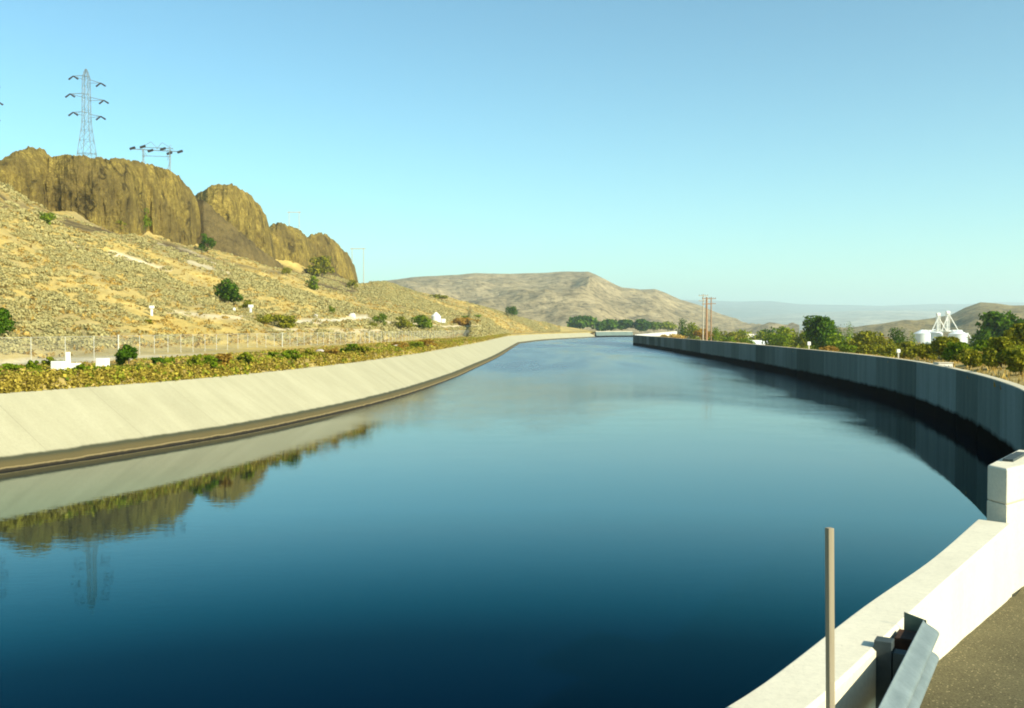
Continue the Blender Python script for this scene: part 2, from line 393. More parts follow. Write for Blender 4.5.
# chip-sealed road
m = NM("road_chip_seal", 0.95, 0.15)
vo = m.n("ShaderNodeTexVoronoi"); vo.inputs["Scale"].default_value = 62.0; m.l(m.coords(), vo.inputs["Vector"])
n1 = m.noise(1.2, 5, 0.65); n2 = m.noise(70, 4, 0.7)
c = m.ramp(n1, [(0.3, (0.105, 0.092, 0.046)), (0.7, (0.16, 0.14, 0.07))])
c = m.mix(0.75, c, m.ramp(n2, [(0.35, 0.45), (0.65, 1.3)]), 'MULTIPLY')
hue = m.n("ShaderNodeSeparateColor"); m.l(vo.outputs["Color"], hue.inputs[0])
peb = m.math('MULTIPLY', m.ramp(hue.outputs[0], [(0.86, 0.0), (0.93, 1.0)]), m.ramp(vo.outputs["Distance"], [(0.28, 1.0), (0.45, 0.0)]))
c = m.mix(peb, c, (0.46, 0.38, 0.20))
drk = m.math('MULTIPLY', m.ramp(hue.outputs[1], [(0.80, 0.0), (0.9, 1.0)]), m.ramp(vo.outputs["Distance"], [(0.28, 1.0), (0.5, 0.0)]))
c = m.mix(m.math('MULTIPLY', drk, 0.7), c, (0.03, 0.026, 0.015))
m.color(c); m.bump(m.math('ADD', n2, m.math('MULTIPLY', peb, 0.5)), 0.6, 0.008); M["road"] = m.m

# galvanised guardrail with weathering, its rusty parts
m = NM("galvanised_steel", 0.55, 0.4); n1 = m.noise(5, 6, 0.7); n2 = m.noise(45, 3)
c = m.ramp(n1, [(0.3, (0.15, 0.19, 0.19)), (0.7, (0.235, 0.285, 0.285))]); c = m.mix(0.3, c, m.ramp(n2, [(0.3, 0.7), (0.7, 1.0)]), 'MULTIPLY')
c = m.mix(m.ramp(m.noise(9, 6, 0.75), [(0.66, 0.0), (0.76, 0.6)]), c, (0.20, 0.11, 0.05))
m.color(c); m.b.inputs["Metallic"].default_value = 0.25; m.bump(n2, 0.1, 0.002); M["galv"] = m.m
m = NM("rusty_steel", 0.85, 0.3); n1 = m.noise(11, 6, 0.7)
m.color(m.ramp(n1, [(0.38, (0.02, 0.012, 0.007)), (0.56, (0.05, 0.022, 0.010)), (0.74, (0.17, 0.07, 0.025))])); m.bump(n1, 0.4, 0.005); M["rust"] = m.m
simple("post_dark", (0.045, 0.06, 0.06), 0.7, 8, 0.3)
simple("green_plate", (0.07, 0.10, 0.075), 0.6, 8, 0.3)

# chain link: procedural wire pattern cut with transparency
m = NM("chain_link", 0.5, 0.4)
ca, cu = m.attr("along"), m.attr("up")
d1 = m.math('ABSOLUTE', m.math('SUBTRACT', m.math('FRACT', m.math('MULTIPLY', m.math('ADD', ca, cu), 10.0)), 0.5))
d2 = m.math('ABSOLUTE', m.math('SUBTRACT', m.math('FRACT', m.math('MULTIPLY', m.math('SUBTRACT', ca, cu), 10.0)), 0.5))
wire = m.math('LESS_THAN', m.math('MINIMUM', d1, d2), 0.034)
m.color((0.36, 0.36, 0.31))
tr = m.n("ShaderNodeBsdfTransparent"); mx = m.n("ShaderNodeMixShader"); m.l(wire, mx.inputs[0]); m.l(tr.outputs[0], mx.inputs[1]); m.l(m.b.outputs[0], mx.inputs[2])
o_ = [x for x in m.t.nodes if x.type == 'OUTPUT_MATERIAL'][0]; m.l(mx.outputs[0], o_.inputs[0]); M["chain"] = m.m

# ------------------------------------------------------------------ canal plan (survey points, metres)
LW = polyline([(-44, -8), (-32.5, 4), (-22, 19), (-15.9, 31.1), (-13.8, 36.1), (-11.06, 43.9), (-7.6, 62.5), (-5.2, 88.9), (-4.1, 110), (-2.2, 150), (0.2, 225), (2.3, 290)], 2.0)
LW2 = polyline([(2.3, 290), (14, 372), (41, 484)], 6.0)
LWALL = np.vstack([LW, LW2[1:]])
RW = polyline([(5.90, 11.16), (7.7, 14.5), (11.5, 21.5), (15.75, 31), (20.0, 45), (23.3, 61), (25.8, 88), (27.6, 117), (29.0, 154), (30.5, 200), (31.9, 264)], 2.0)

def strip(name, line, profile, mat, smooth=False, flip=False, noise=None, arc=True):
    """sweeps a profile of (left offset, z) along a plan line"""
    N = left_normals(line); al = np.concatenate([[0], np.cumsum(np.linalg.norm(np.diff(line, axis=0), axis=1))])
    V = []; A = []; U = []
    for off, z in profile:
        p = line + N * off
        V.append(np.column_stack([p, np.full(len(p), z)])); A.append(al); U.append(np.full(len(p), z))
    V = np.vstack(V)
    return mesh_np(name, V, grid_faces(len(profile), len(line), flip), mat, smooth, attrs={"along": np.hstack(A), "up": np.hstack(U)})

LIN_TOP = 2.2; SET = 3.3
prof = [(-2.2, -1.5)] + [(z * 1.5, z) for z in (0.0, 0.06)] + [(0.16, 0.085), (0.28, 0.16)] + [(z * 1.5, z) for z in np.linspace(0.25, LIN_TOP, 9)] + [(SET + 0.22, LIN_TOP + 0.02), (SET + 0.22, LIN_TOP - 0.5)]
lining = strip("canal_bank", LWALL, prof, M["lining"], flip=False); tag(lining, "pale sloping concrete canal bank along the left side of the water", "canal bank", kind="structure")
LTOP = LWALL + left_normals(LWALL) * (SET + 0.2)

# far end: the canal turns right behind the end of the dark wall
FARL = polyline([(41, 484), (50, 500), (62, 510)], 5)
FLOOP = polyline([(62, 510), (70, 490), (66, 420), (60, 350), (55, 290), (46, 272)], 8)
FARR = polyline([(31.9, 264), (38, 266), (46, 268)], 3)
NEARR = np.array([(-3.6, -8.0), (-1.2, 1.0), (0.9, 4.5), (2.4, 6.7), (3.5, 8.2), (4.7, 9.95)])
wl = np.vstack([LWALL, FARL[1:], FLOOP[1:]]) ; wr = np.vstack([NEARR, RW, FARR[1:]])
def resample(L, ys):
    return np.column_stack([np.interp(ys, np.linspace(0, 1, len(L)), L[:, k]) for k in (0, 1)])
def by_len(L, n):
    d = np.concatenate([[0], np.cumsum(np.linalg.norm(np.diff(L, axis=0), axis=1))])
    t = np.linspace(0, d[-1], n); return np.column_stack([np.interp(t, d, L[:, k]) for k in (0, 1)])
a_ = by_len(wl - left_normals(wl) * -0.3, 200); b_ = by_len(wr, 200)
rows = [np.column_stack([a_ * (1 - t) + b_ * t, np.zeros(200)]) for t in np.linspace(0, 1, 6)]
water = mesh_np("water", np.vstack(rows), grid_faces(6, 200, True), M["water"]); tag(water, "still blue canal water curving away to the hills", "water", kind="structure")

# far concrete bank beyond the bend
fb = strip("canal_bank", FARL, [(-0.6, -1), (-0.2, 0.0), (0.4, 2.9), (0.9, 2.9), (0.9, 0)], M["wall_panel"]); tag(fb, "grey concrete bank closing the far end of the canal under the trees", "canal bank", kind="structure")

lp = strip("ground", FLOOP, [(-1.0, -1.5), (-0.2, 0.0), (1.0, 0.7), (14, 0.4), (60, -6), (140, -13)], M["dry_bank"]); tag(lp, "low earth rim round the hidden end of the basin", "ground", kind="structure")
fg = strip("ground", np.vstack([FARL]), [(0.85, 2.6), (30, 2.4), (120, 2.2), (220, -8), (300, -13)], M["dry_bank"]); tag(fg, "dry ground under the trees at the far end of the canal", "ground", kind="structure")

# ------------------------------------------------------------------ left terrain: berm, fence shelf, hillside
FENCE = polyline([(-44, 18), (-31, 38), (-25.1, 50), (-22.8, 75), (-20.5, 100), (-14, 167), (-7.5, 235)], 3.0)
def depth_on_line(L, pxs):
    u = np.asarray([ux(p) for p in pxs]); r = L[:, 0] / np.maximum(L[:, 1], 1e-3)
    k = L[:, 1] > 2
    return np.interp(u, r[k], L[k, 1])
PXK = [-700, -300, -100, 0, 50, 100, 150, 200, 250, 300, 360, 385, 420, 450, 480, 500, 520, 560, 600]
KD = 0.84      # the cliff line stands this much nearer than first surveyed
YCK = [k * KD for k in (110, 150, 180, 200, 216, 233, 258, 285, 318, 355, 425)] + [385, 425, 460, 470, 478, 485, 500, 515]
YPK = [178, 179, 182, 184, 213, 226, 239, 252, 260, 272, 284, 282, 291, 299, 307, 312, 317, 326, 331.5]
pxs = np.concatenate([np.linspace(-700, -40, 40), np.linspace(-36, 596, 330)])
us = np.array([ux(p) for p in pxs])
Y0 = depth_on_line(LTOP, pxs)
Yf = np.where(pxs < 470, depth_on_line(FENCE, np.minimum(pxs, 470)), 0); Yf = np.maximum(Yf, Y0 * 1.10 + 4)
Yc = np.maximum(np.interp(pxs, PXK, YCK), Yf * 1.2 + 8); zc = np.array([zat(y, Y) for y, Y in zip(np.interp(pxs, PXK, YPK), Yc)])
zc = np.maximum(zc, 2.2)
plate = np.interp(pxs, [-700, 40, 80, 300, 375], [1.0, 1.0, 8.0, 8.0, -1.0])
after = np.interp(pxs, [-700, 330, 390], [0.0, 0.0, 1.0])
def col_profile(i):
    y0, yf, yc, z1 = Y0[i], Yf[i], Yc[i], zc[i]
    sh = min(yf + 5 + 0.06 * yf, (yf + yc) / 2)
    Y = [y0, y0 + 0.7, (y0 + yf) / 2, yf, sh, sh + (yc - sh) * 0.25, sh + (yc - sh) * 0.6, yc, yc * 1.1, yc * 1.35, yc * 2.0, yc * 2.3]
    Z = [2.22, 2.72, 2.75, 2.62, 2.62, 2.62 + (z1 - 2.62) * 0.20, 2.62 + (z1 - 2.62) * 0.57, z1,
         z1 + plate[i], (z1 + plate[i] + 1) * (1 - after[i]) + after[i] * min(2, z1 * 0.5), (z1 + plate[i]) * (1 - after[i]) - 4 * after[i], -12]
    return Y, Z
NR = 190
tt = np.concatenate([np.linspace(0, 1, 14)[:-1] * 1, 1 + np.linspace(0, 1, 12)[:-1] * 2, 3 + np.linspace(0, 1, 10)[:-1], 4 + np.linspace(0, 1, 110)[:-1] * 3, 7 + np.linspace(0, 1, 48) * 4])
V = np.zeros((len(tt), len(pxs), 3))
for i in range(len(pxs)):
    Y, Z = col_profile(i)
    yy = np.interp(tt, range(12), Y); V[:, i, 0] = us[i] * yy; V[:, i, 1] = yy; V[:, i, 2] = np.interp(tt, range(12), Z)
amp = np.clip((tt - 2.2) / 2, 0, 1)[:, None] * np.clip((580 - pxs) / 150, 0, 1)[None, :]
X_, Y_ = V[..., 0], V[..., 1]
V[..., 2] += amp * (0.9 * fbm(X_ * 0.045, Y_ * 0.045, 1.0, 4) + 0.28 * fbm(X_ * 0.3, Y_ * 0.3, 5.0, 3))
V[1:13, :, 2] += 0.10 * fbm(X_[1:13] * 0.8, Y_[1:13] * 0.8, 2.0, 3)
HV = V.copy()
# survey masks for pale bare ground
dy_ = V[..., 1] ; P_u = V[..., 0] / dy_; P_v = (V[..., 2] - CAM_H) / dy_
PX = 512 + F_PX * P_u; PY = 328 - F_PX * P_v
def near_poly(pts, wpx):
    d = np.full(PX.shape, 1e9)
    for (x0, y0), (x1, y1) in zip(pts[:-1], pts[1:]):
        vx, vy = x1 - x0, y1 - y0; t = np.clip(((PX - x0) * vx + (PY - y0) * vy) / (vx * vx + vy * vy), 0, 1)
        d = np.minimum(d, np.hypot(PX - x0 - t * vx, (PY - y0 - t * vy) * 1.6))
    return np.clip(1.4 - d / wpx, 0, 1)
bare = np.zeros(PX.shape)
for pts, wpx, s in ([[(66, 242), (84, 248)], 2.5, 0.7], [[(112, 253), (128, 258), (146, 264)], 3.6, 1.0], [[(150, 265), (170, 270)], 2.5, 0.7], [[(0, 362), (60, 361), (130, 358), (250, 355)], 4.5, 0.75],
                    [[(170, 312), (210, 316), (250, 318)], 3.5, 0.6], [[(290, 322), (330, 321), (365, 318)], 4, 0.95], [[(365, 320), (440, 327), (480, 326)], 3, 0.7],
                    [[(160, 245), (190, 252), (215, 265)], 4, 0.6], [[(190, 262), (230, 275)], 4, 0.5], [[(270, 330), (400, 331)], 3, 0.6]):
    bare = np.maximum(bare, s * near_poly(pts, wpx))
scr = np.zeros(PX.shape)
for pts, wpx, s in ([[(0, 198), (10, 205), (30, 210), (55, 216)], 9, 1.0], [[(40, 188), (52, 198)], 8, 1.0], [[(52, 212), (62, 221), (90, 228), (125, 234), (160, 244), (200, 255)], 8.5, 1.0], [[(80, 236), (95, 238)], 5, 0.6],
                    [[(205, 258), (280, 274)], 3, 0.8], [[(268, 262), (300, 274)], 5, 0.8], [[(318, 284), (352, 292)], 5, 1.0], [[(325, 276), (345, 284)], 7, 0.9]):
    scr = np.maximum(scr, s * near_poly(pts, wpx))
scr *= np.clip(0.75 + 0.9 * fbm(V[..., 0] * 0.2, V[..., 1] * 0.2, 3.0, 3), 0, 1) * (tt[:, None] > 4.5)
bare *= (tt[:, None] > 2.2) & (tt[:, None] < 7.0)
berm = np.clip(1.15 - np.abs(tt - 1.3) / 1.3, 0, 1)[:, None] * np.ones(len(pxs))[None, :]
hill = mesh_np("hillside", V.reshape(-1, 3), grid_faces(len(tt), len(pxs)), M["hillside"], True, attrs={"bare": bare, "berm": berm, "scree": scr})
tag(hill, "golden sagebrush hillside climbing from the left canal bank to the cliffs", "hillside", kind="structure")
def hill_at(X, Y):
    """ground height on the left terrain"""
    u = X / Y; i = int(np.clip(np.searchsorted(us, u), 1, len(us) - 1)); f = (u - us[i - 1]) / (us[i] - us[i - 1])
    return float(np.interp(Y, HV[:, i - 1, 1], HV[:, i - 1, 2]) * (1 - f) + np.interp(Y, HV[:, i, 1], HV[:, i, 2]) * f)
def hill_hit(px, py):
    """point of the left terrain on the sight line (px, py)"""
    i = int(np.argmin(np.abs(pxs - px))); Yc_ = HV[:, i, 1]; Zc_ = HV[:, i, 2]
    py_ = 328 - F_PX * (Zc_ - CAM_H) / Yc_
    k = np.where(py_ <= py)[0]; k = int(k[0]) if len(k) else len(Yc_) - 1
    return np.array([ux(px) * Yc_[k], Yc_[k], Zc_[k]])

# base ground to the horizon
g = 20000.0
ground = mesh_np("ground", [(-g, -3000, -12), (g, -3000, -12), (g, g, -12), (-g, g, -12)], [(0, 1, 2, 3)], M["valley_soil"]); tag(ground, "dry valley ground reaching to the horizon", "ground", kind="structure")
# right bank behind the wall, falling to the valley
RL = np.vstack([RW, FARR[1:]])
offs = [(-0.33, 2.35), (-2.0, 2.62), (-6, 2.95), (-12, 2.9), (-22, 1.2), (-45, -3.5), (-90, -8), (-180, -12.5)]
N_ = left_normals(RL)
rr = []
for o_, z_ in offs:
    p = RL + N_ * o_
    zz = z_ + (0.12 if o_ > -3 else 0.35) * fbm(p[:, 0] * 0.25, p[:, 1] * 0.25, 3.0, 3) * (o_ < -1)
    lo_ = np.interp(-o_, [0, 2, 6, 12, 22, 45, 90, 180], [0.0, 0.25, 1.0, 1.9, 2.4, 2.0, 1.0, 0.0])
    rr.append(np.column_stack([p, zz - lo_ * np.clip((RL[:, 1] - 48) / 22, 0, 1)]))
rb = mesh_np("ground", np.vstack(rr), grid_faces(len(offs), len(RL), True), M["dry_bank"], True); tag(rb, "dry grassy ground behind the right canal wall", "ground", kind="structure")

# ------------------------------------------------------------------ cliffs, scree, hills (structure)
def curtain(name, top, base, D, bulge, thick, mat, rib=1.2, nv=70, step=0.45, seed=0.0, back=14.0, label=None):
    """a bluff: surveyed top line, foot line, standing at depth D with a bulging, ribbed front and a rounded top running back"""
    x0, x1 = top[0][0], top[-1][0]; px = np.arange(x0, x1 + 1e-3, step)
    yt = np.interp(px, *zip(*top)); yb = np.maximum(np.interp(px, *zip(*base)), yt + 0.6)
    e = (px - x0) / (x1 - x0) * 2 - 1
    Df = np.interp(px, *zip(*D)) * KD + bulge * (np.abs(e) ** 2.6)
    yt = yt + 0.8 * fbm(px * 0.16, px * 0 + seed, 2.0, 3) + 0.7 * fbm(px * 0.55, px * 0 + seed, 7.0, 3)
    rows = []
    for v in np.concatenate([np.linspace(-0.6, 1, nv), [1.02, 1.0, 0.92, 0.5]]):
        k = len(rows); top_part = k >= nv
        if not top_part:
            lean = thick * (np.clip(v, 0, 1) ** 3.2) ; Dv = Df + lean + 1.0 * np.clip(v, 0, 1)
            yv = yb + (yt - yb) * v
            z = CAM_H + (328 - yv) / F_PX * (Df + thick + 1.0) * 1.0
            # keep the surveyed silhouette: measure height at the crest depth
            zb = CAM_H + (328 - yb) / F_PX * Df; zt = CAM_H + (328 - yt) / F_PX * (Df + thick + 1.0)
            z = zb + (zt - zb) * (v if v < 0 else v)
        else:
            j = k - nv; Dv = Df + thick + 1.0 + back * (0.12, 0.35, 0.7, 1.0)[j]
            zb = CAM_H + (328 - yb) / F_PX * Df; zt = CAM_H + (328 - yt) / F_PX * (Df + thick + 1.0)
            z = zt + (0.02, -0.4, -1.6, -9.0)[j]
        X = np.array([ux(p) for p in px]) * Dv
        s = px / F_PX * Df
        wgt = np.clip(1.15 - max(0, v if not top_part else 1.1), 0.12, 1) ** 0.4
        d = rib * (1.7 * fbm(s * 0.16, s * 0 + seed, z * 0.012, 3) + 0.45 * np.abs(fbm(s * 0.34 + 9, s * 0 + seed, z * 0.04, 4)) + 0.40 * fbm(s * 0.4, z * 0.25, seed, 5) + 0.10 * fbm(s * 1.4, z * 0.9, seed, 3))
        if not top_part: Dn = Dv + d * wgt * 1.25
        else: Dn = Dv + d * 0.15
        rows.append(np.column_stack([X / Dv * Dn, Dn, z + (0.25 * fbm(s * 0.6, Dv * 0.6, seed, 3) if v > 0.3 else 0)]))
    V = np.vstack(rows)
    o = mesh_np(name, V, grid_faces(len(rows), len(px)), mat, False)
    return tag(o, label, name, kind="structure")

curtain("cliff", [(-80, 185), (-40, 172), (-10, 167), (5, 160), (15, 153), (30, 148.5), (46, 149.5), (53, 157), (58, 170), (62, 190)],
        [(-80, 186), (0, 186), (35, 194), (62, 214)], [(-80, 205), (0, 214), (62, 232)], 6, 7, M["cliff"], rib=1.2, seed=1.0, label="rounded ochre bluff at the left end of the cliff line")
curtain("cliff", [(41, 182), (46, 166), (51, 159), (60, 156), (75, 155.5), (100, 157), (125, 160), (140, 161.5), (160, 166), (172, 170), (180, 176), (187, 186), (193, 191), (199, 203), (203, 222), (205, 246)],
        [(41, 212), (60, 220), (100, 224), (130, 228), (170, 240), (205, 250)], [(41, 222), (100, 232), (205, 284)], 7, 6, M["cliff"], rib=1.7, seed=2.0, label="widest ribbed ochre cliff below the pylons")
curtain("cliff", [(184, 215), (190, 199), (200, 194.5), (208, 189), (220, 185), (233, 184.5), (243, 189), (252, 196), (261, 206), (267, 217), (272, 232), (276, 258)],
        [(184, 240), (200, 240), (240, 258), (276, 266)], [(184, 304), (230, 306), (276, 334)], 8, 7, M["cliff"], rib=1.5, seed=3.0, label="domed ochre bluff in the middle of the cliff line")
curtain("cliff", [(262, 240), (268, 228), (275, 224.5), (284, 224), (292, 227), (301, 231), (307, 236), (312, 246), (318, 262)],
        [(262, 262), (290, 268), (318, 276)], [(262, 345), (318, 378)], 8, 7, M["cliff"], rib=1.3, seed=4.0, label="low broken ochre crag between the two right hand domes")
curtain("cliff", [(300, 250), (306, 239), (312, 234.5), (322, 233.5), (330, 237), (340, 246), (349, 254), (355, 266), (358, 279), (360, 290)],
        [(300, 272), (330, 286), (360, 290)], [(300, 374), (360, 420)], 8, 7, M["cliff"], rib=1.4, seed=5.0, label="last ochre dome at the right end of the cliff line")

def scree(top, base, Dt, Db, seed, label):
    x0, x1 = top[0][0], top[-1][0]; px = np.arange(x0, x1 + 1e-3, 0.9); nv = 22; rows = []
    yt = np.interp(px, *zip(*top)); yb = np.interp(px, *zip(*base)); dt = np.interp(px, *zip(*Dt)) * KD; db = np.interp(px, *zip(*Db)) * KD
    for v in np.linspace(0, 1, nv):
        D = db + (dt - db) * v; zb = CAM_H + (328 - yb) / F_PX * db; zt = CAM_H + (328 - yt) / F_PX * dt
        z = zb + (zt - zb) * v; s = px / F_PX * D
        rows.append(np.column_stack([np.array([ux(p) for p in px]) * D, D, z + 0.9 * fbm(s * 0.25, D * 0.25, seed, 3) * np.sin(v * math.pi) + 0.45 * fbm(s * 1.2, D * 1.2, seed, 4)]))
    rows.insert(0, rows[0] + np.array([0, -0.5, -3.0]))
    o = mesh_np("scree", np.vstack(rows), grid_faces(nv + 1, len(px)), M["scree"], True); return tag(o, label, "scree", kind="structure")
scree([(188, 204), (195, 197), (203, 199), (215, 210), (240, 231), (262, 250), (284, 266)], [(188, 246), (205, 252), (240, 262), (284, 271)],
      [(188, 304), (205, 300), (240, 309), (284, 334)], [(188, 292), (205, 288), (240, 296), (284, 322)], 3.0, "dark scree running down between the two biggest bluffs")
scree([(296, 272), (310, 268), (322, 262), (335, 270), (350, 284), (362, 290)], [(296, 274), (320, 287), (345, 293), (362, 293)],
      [(296, 362), (362, 412)], [(296, 346), (362, 400)], 6.0, "dark scree at the foot of the last dome")
0 and scree([(20, 205), (32, 176), (44, 165), (52, 172), (60, 200)], [(20, 212), (40, 212), (60, 221)], [(20, 218), (60, 230)], [(20, 206), (60, 218)], 8.0, "brown scree gully beside the leftmost bluff")
0 and scree([(48, 216), (62, 206), (80, 214), (100, 212), (125, 222), (150, 228), (180, 238)], [(48, 222), (100, 229), (150, 238), (180, 247)], [(48, 222), (100, 231), (180, 262)], [(48, 210), (100, 222), (180, 254)], 12.0, "scree apron along the foot of the widest cliff")

def hill_sheet(name, crest, Dc, Df, zf, mat, label, rough=1.0, seed=0.0, step=2.0, nv=46, shape=1.0, back=0.35):
    px = np.arange(crest[0][0], crest[-1][0] + 1e-3, step); yt = np.interp(px, *zip(*crest))
    dc = np.interp(px, *zip(*Dc)) if isinstance(Dc, list) else np.full(len(px), float(Dc))
    k_ = np.exp(-0.5 * (np.arange(-12, 13) / 4.0) ** 2); k_ /= k_.sum(); ysm = np.convolve(np.pad(yt, 12, mode='edge'), k_, 'valid')
    zt = CAM_H + (328 - yt) / F_PX * dc; zsm = CAM_H + (328 - ysm) / F_PX * dc; rows = []
    U = np.array([ux(p) for p in px])
    for v in np.concatenate([np.linspace(0, 1, nv), 1 + np.linspace(0.1, 1, 8)]):
        if v <= 1: D = Df + (dc - Df) * v; z = zf + (zsm + (zt - zsm) * max(0, v - 0.8) * 5 - zf) * v ** shape
        else: D = dc * (1 + back * (v - 1)); z = zt + (zf - zt) * (v - 1) ** 1.5
        X = U * D; k = 6.0 / dc.mean()
        amp = rough * dc.mean() * 0.006 * np.sin(min(v, 1) * math.pi * 0.97 + 0.02) ** 0.8
        gul = np.abs(fbm(X * k * 1.2, D * k * 0.35, seed, 4))
        rows.append(np.column_stack([X, D, z - amp * (1.6 * gul - 0.5) + amp * 0.32 * fbm(X * k * 5, D * k * 5, seed, 5)]))
    o = mesh_np(name, np.vstack(rows), grid_faces(len(rows), len(px)), mat, True); return tag(o, label, name, kind="structure")
hill_sheet("hill", [(300, 296), (340, 286), (385, 280), (420, 277.5), (450, 275.5), (475, 274), (500, 274), (530, 272.5), (560, 271.5), (588, 271.5), (596, 275), (605, 280), (622, 287), (640, 289), (655, 288), (664, 291), (680, 299), (700, 306), (720, 315), (740, 323), (765, 328.5), (800, 329)],
           1500, 760, -8, M["mesa_soil"], "broad pale flat topped hill at the end of the canal", rough=2.1, seed=2.0, step=1.2, nv=90)
hill_sheet("hill", [(800, 331), (850, 328), (880, 324), (905, 321.5), (930, 319), (950, 316), (965, 308), (980, 303), (995, 303.5), (1010, 305), (1030, 305), (1060, 308), (1140, 305), (1300, 300)],
           1150, 640, -10, M["brown_hill_soil"], "brown hill behind the silos on the right", rough=1.4, seed=5.0, step=1.5)
hill_sheet("mountain", [(560, 318), (620, 308), (660, 300), (700, 300), (740, 301.5), (770, 301), (800, 304), (840, 305), (880, 306), (930, 304), (965, 304), (1000, 302), (1060, 303), (1200, 298), (1400, 300)],
           9500, 5200, -20, M["far_soil"], "hazy blue mountain range on the far right horizon", rough=0.5, seed=9.0, step=3)
hill_sheet("mountain", [(640, 326), (700, 322), (740, 317), (800, 313), (850, 311), (900, 310), (960, 312), (1020, 309), (1100, 311), (1400, 312)],
           6300, 3600, -20, M["foothill_hazed"], "pale hazy foothills below the far mountain range", rough=0.5, seed=13.0, step=3)

# ------------------------------------------------------------------ air
haze = NM("haze_air"); haze.t.nodes.remove(haze.b)
pv = haze.n("ShaderNodeVolumePrincipled"); pv.inputs["Color"].default_value = (0.76, 0.95, 1.0, 1); pv.inputs["Density"].default_value = 0.00017; pv.inputs["Anisotropy"].default_value = 0.2
o_ = [x for x in haze.t.nodes if x.type == 'OUTPUT_MATERIAL'][0]; haze.l(pv.outputs[0], o_.inputs["Volume"])
hb = MB().box((0, 8500, 180), (21000, 23500, 386)).build("haze", haze.m); tag(hb, "thin blue haze over the valley", "haze", kind="stuff")

# ------------------------------------------------------------------ foliage makers
def quads(cen, size, nrm=None, aspect=0.6, rng=RNG):
    n = len(cen)
    a = rng.normal(size=(n, 3)); a /= np.linalg.norm(a, axis=1)[:, None]
    b = rng.normal(size=(n, 3)) if nrm is None else nrm
    b = b - (a * b).sum(1)[:, None] * a; b /= np.linalg.norm(b, axis=1)[:, None] + 1e-9
    s = np.asarray(size).reshape(-1, 1) * np.ones((n, 1))
    A = a * s; B = b * s * aspect
    V = np.stack([cen - A, cen + B * 0.9, cen + A, cen - B * 0.9], 1)
    return V.reshape(-1, 3)
def quad_idx(n): return np.arange(4 * n).reshape(-1, 4)

def dome_quads(cen, out_, size, rng, jit=0.7, aspect=0.75):
    """leaf faces lying roughly across the outward direction"""
    n = len(cen); N = out_ / (np.linalg.norm(out_, axis=1)[:, None] + 1e-9) + rng.normal(0, jit, (n, 3)); N /= np.linalg.norm(N, axis=1)[:, None]
    r = rng.normal(size=(n, 3)); a = np.cross(N, r); a /= np.linalg.norm(a, axis=1)[:, None] + 1e-9; b = np.cross(N, a)
    s = np.asarray(size).reshape(-1, 1); A = a * s; B = b * s * aspect
    return np.stack([cen - A, cen + B, cen + A, cen - B], 1).reshape(-1, 3)
def crown_points(rng, n, rx, rz, lobes, hollow=0.55, conical=0.0, spread=0.62, lobe=1.0):
    """leaf positions on several uneven lobes of a crown (local, centre 0)"""
    L = []
    for k in range(lobes):
        d = rng.normal(size=3); d /= np.linalg.norm(d); f = rng.uniform(0.15 + 0.5 * (spread - 0.62), spread)
        z = d[2] * rz * f
        sc = 1 - conical * (z / rz * 0.5 + 0.5)
        L.append((d[0] * rx * f * sc, d[1] * rx * f * sc, z, (rng.uniform(0.30, 0.56) * sc + 0.06) * lobe))
    per = np.array([l[3] ** 2 for l in L]); per = (per / per.sum() * n).astype(int) + 1
    P = []; D_ = []
    for (x, y, z, s), m_ in zip(L, per):
        d = rng.normal(size=(m_, 3)); d /= np.linalg.norm(d, axis=1)[:, None]
        r = (hollow + (1 - hollow) * rng.random(m_)) * (1 + 0.13 * rng.normal(size=m_).clip(-1, 1.8))
        D_.append(d); P.append(np.column_stack([x + d[:, 0] * r * s * rx, y + d[:, 1] * r * s * rx, z + d[:, 2] * r * s * rz * 1.05]))
    return np.vstack(P), L, np.vstack(D_)

def tree(name, label, cat, loc, height, half_w, leaf, n=1300, lobes=16, trunk=0.22, seed=1, group=None, conical=0.0, leafsize=None, spread=0.66, lobe=1.0):
    rng = np.random.default_rng(seed)
    root = empty(name, loc); tag(root, label, cat, group)
    zc_ = height * (trunk + (1 - trunk) / 2); rz = height * (1 - trunk) / 2
    P, L, DO = crown_points(rng, int(n * 2.4), half_w, rz, lobes, conical=conical, spread=spread, lobe=lobe)
    P[:, 2] += zc_; k = P[:, 2] > 0.03 * height; P = P[k]; DO = DO[k]
    # stretch to the surveyed height
    P[:, 2] *= height / np.percentile(P[:, 2], 99.3); k = P[:, 2] < height * 1.01; P = P[k]; DO = DO[k]; wx = np.percentile(np.abs(P[:, 0]), 98.5); P[:, :2] *= half_w / wx
    ls = leafsize or max(0.09, half_w * 0.088)
    sz = ls * rng.uniform(0.6, 1.5, len(P))
    mesh_np("crown", dome_quads(P, DO + np.array([0, 0, 0.25]), sz, rng, 0.8), quad_idx(len(P)), M[leaf], parent=root)
    t = MB()
    tw = max(0.05, height * 0.025)
    t.bar((0, 0, -0.6), (0.03 * height, 0, zc_ * 0.95), tw, 7, tw * 0.55)
    for (x, y, z, s) in L[:6]:
        t.bar((0.015 * height, 0, zc_ * rng.uniform(0.45, 0.8)), (x * 0.9, y * 0.9, zc_ + z * 0.8), tw * 0.4, 5, tw * 0.15)
    t.build("trunk", M["bark"], root)
    return root

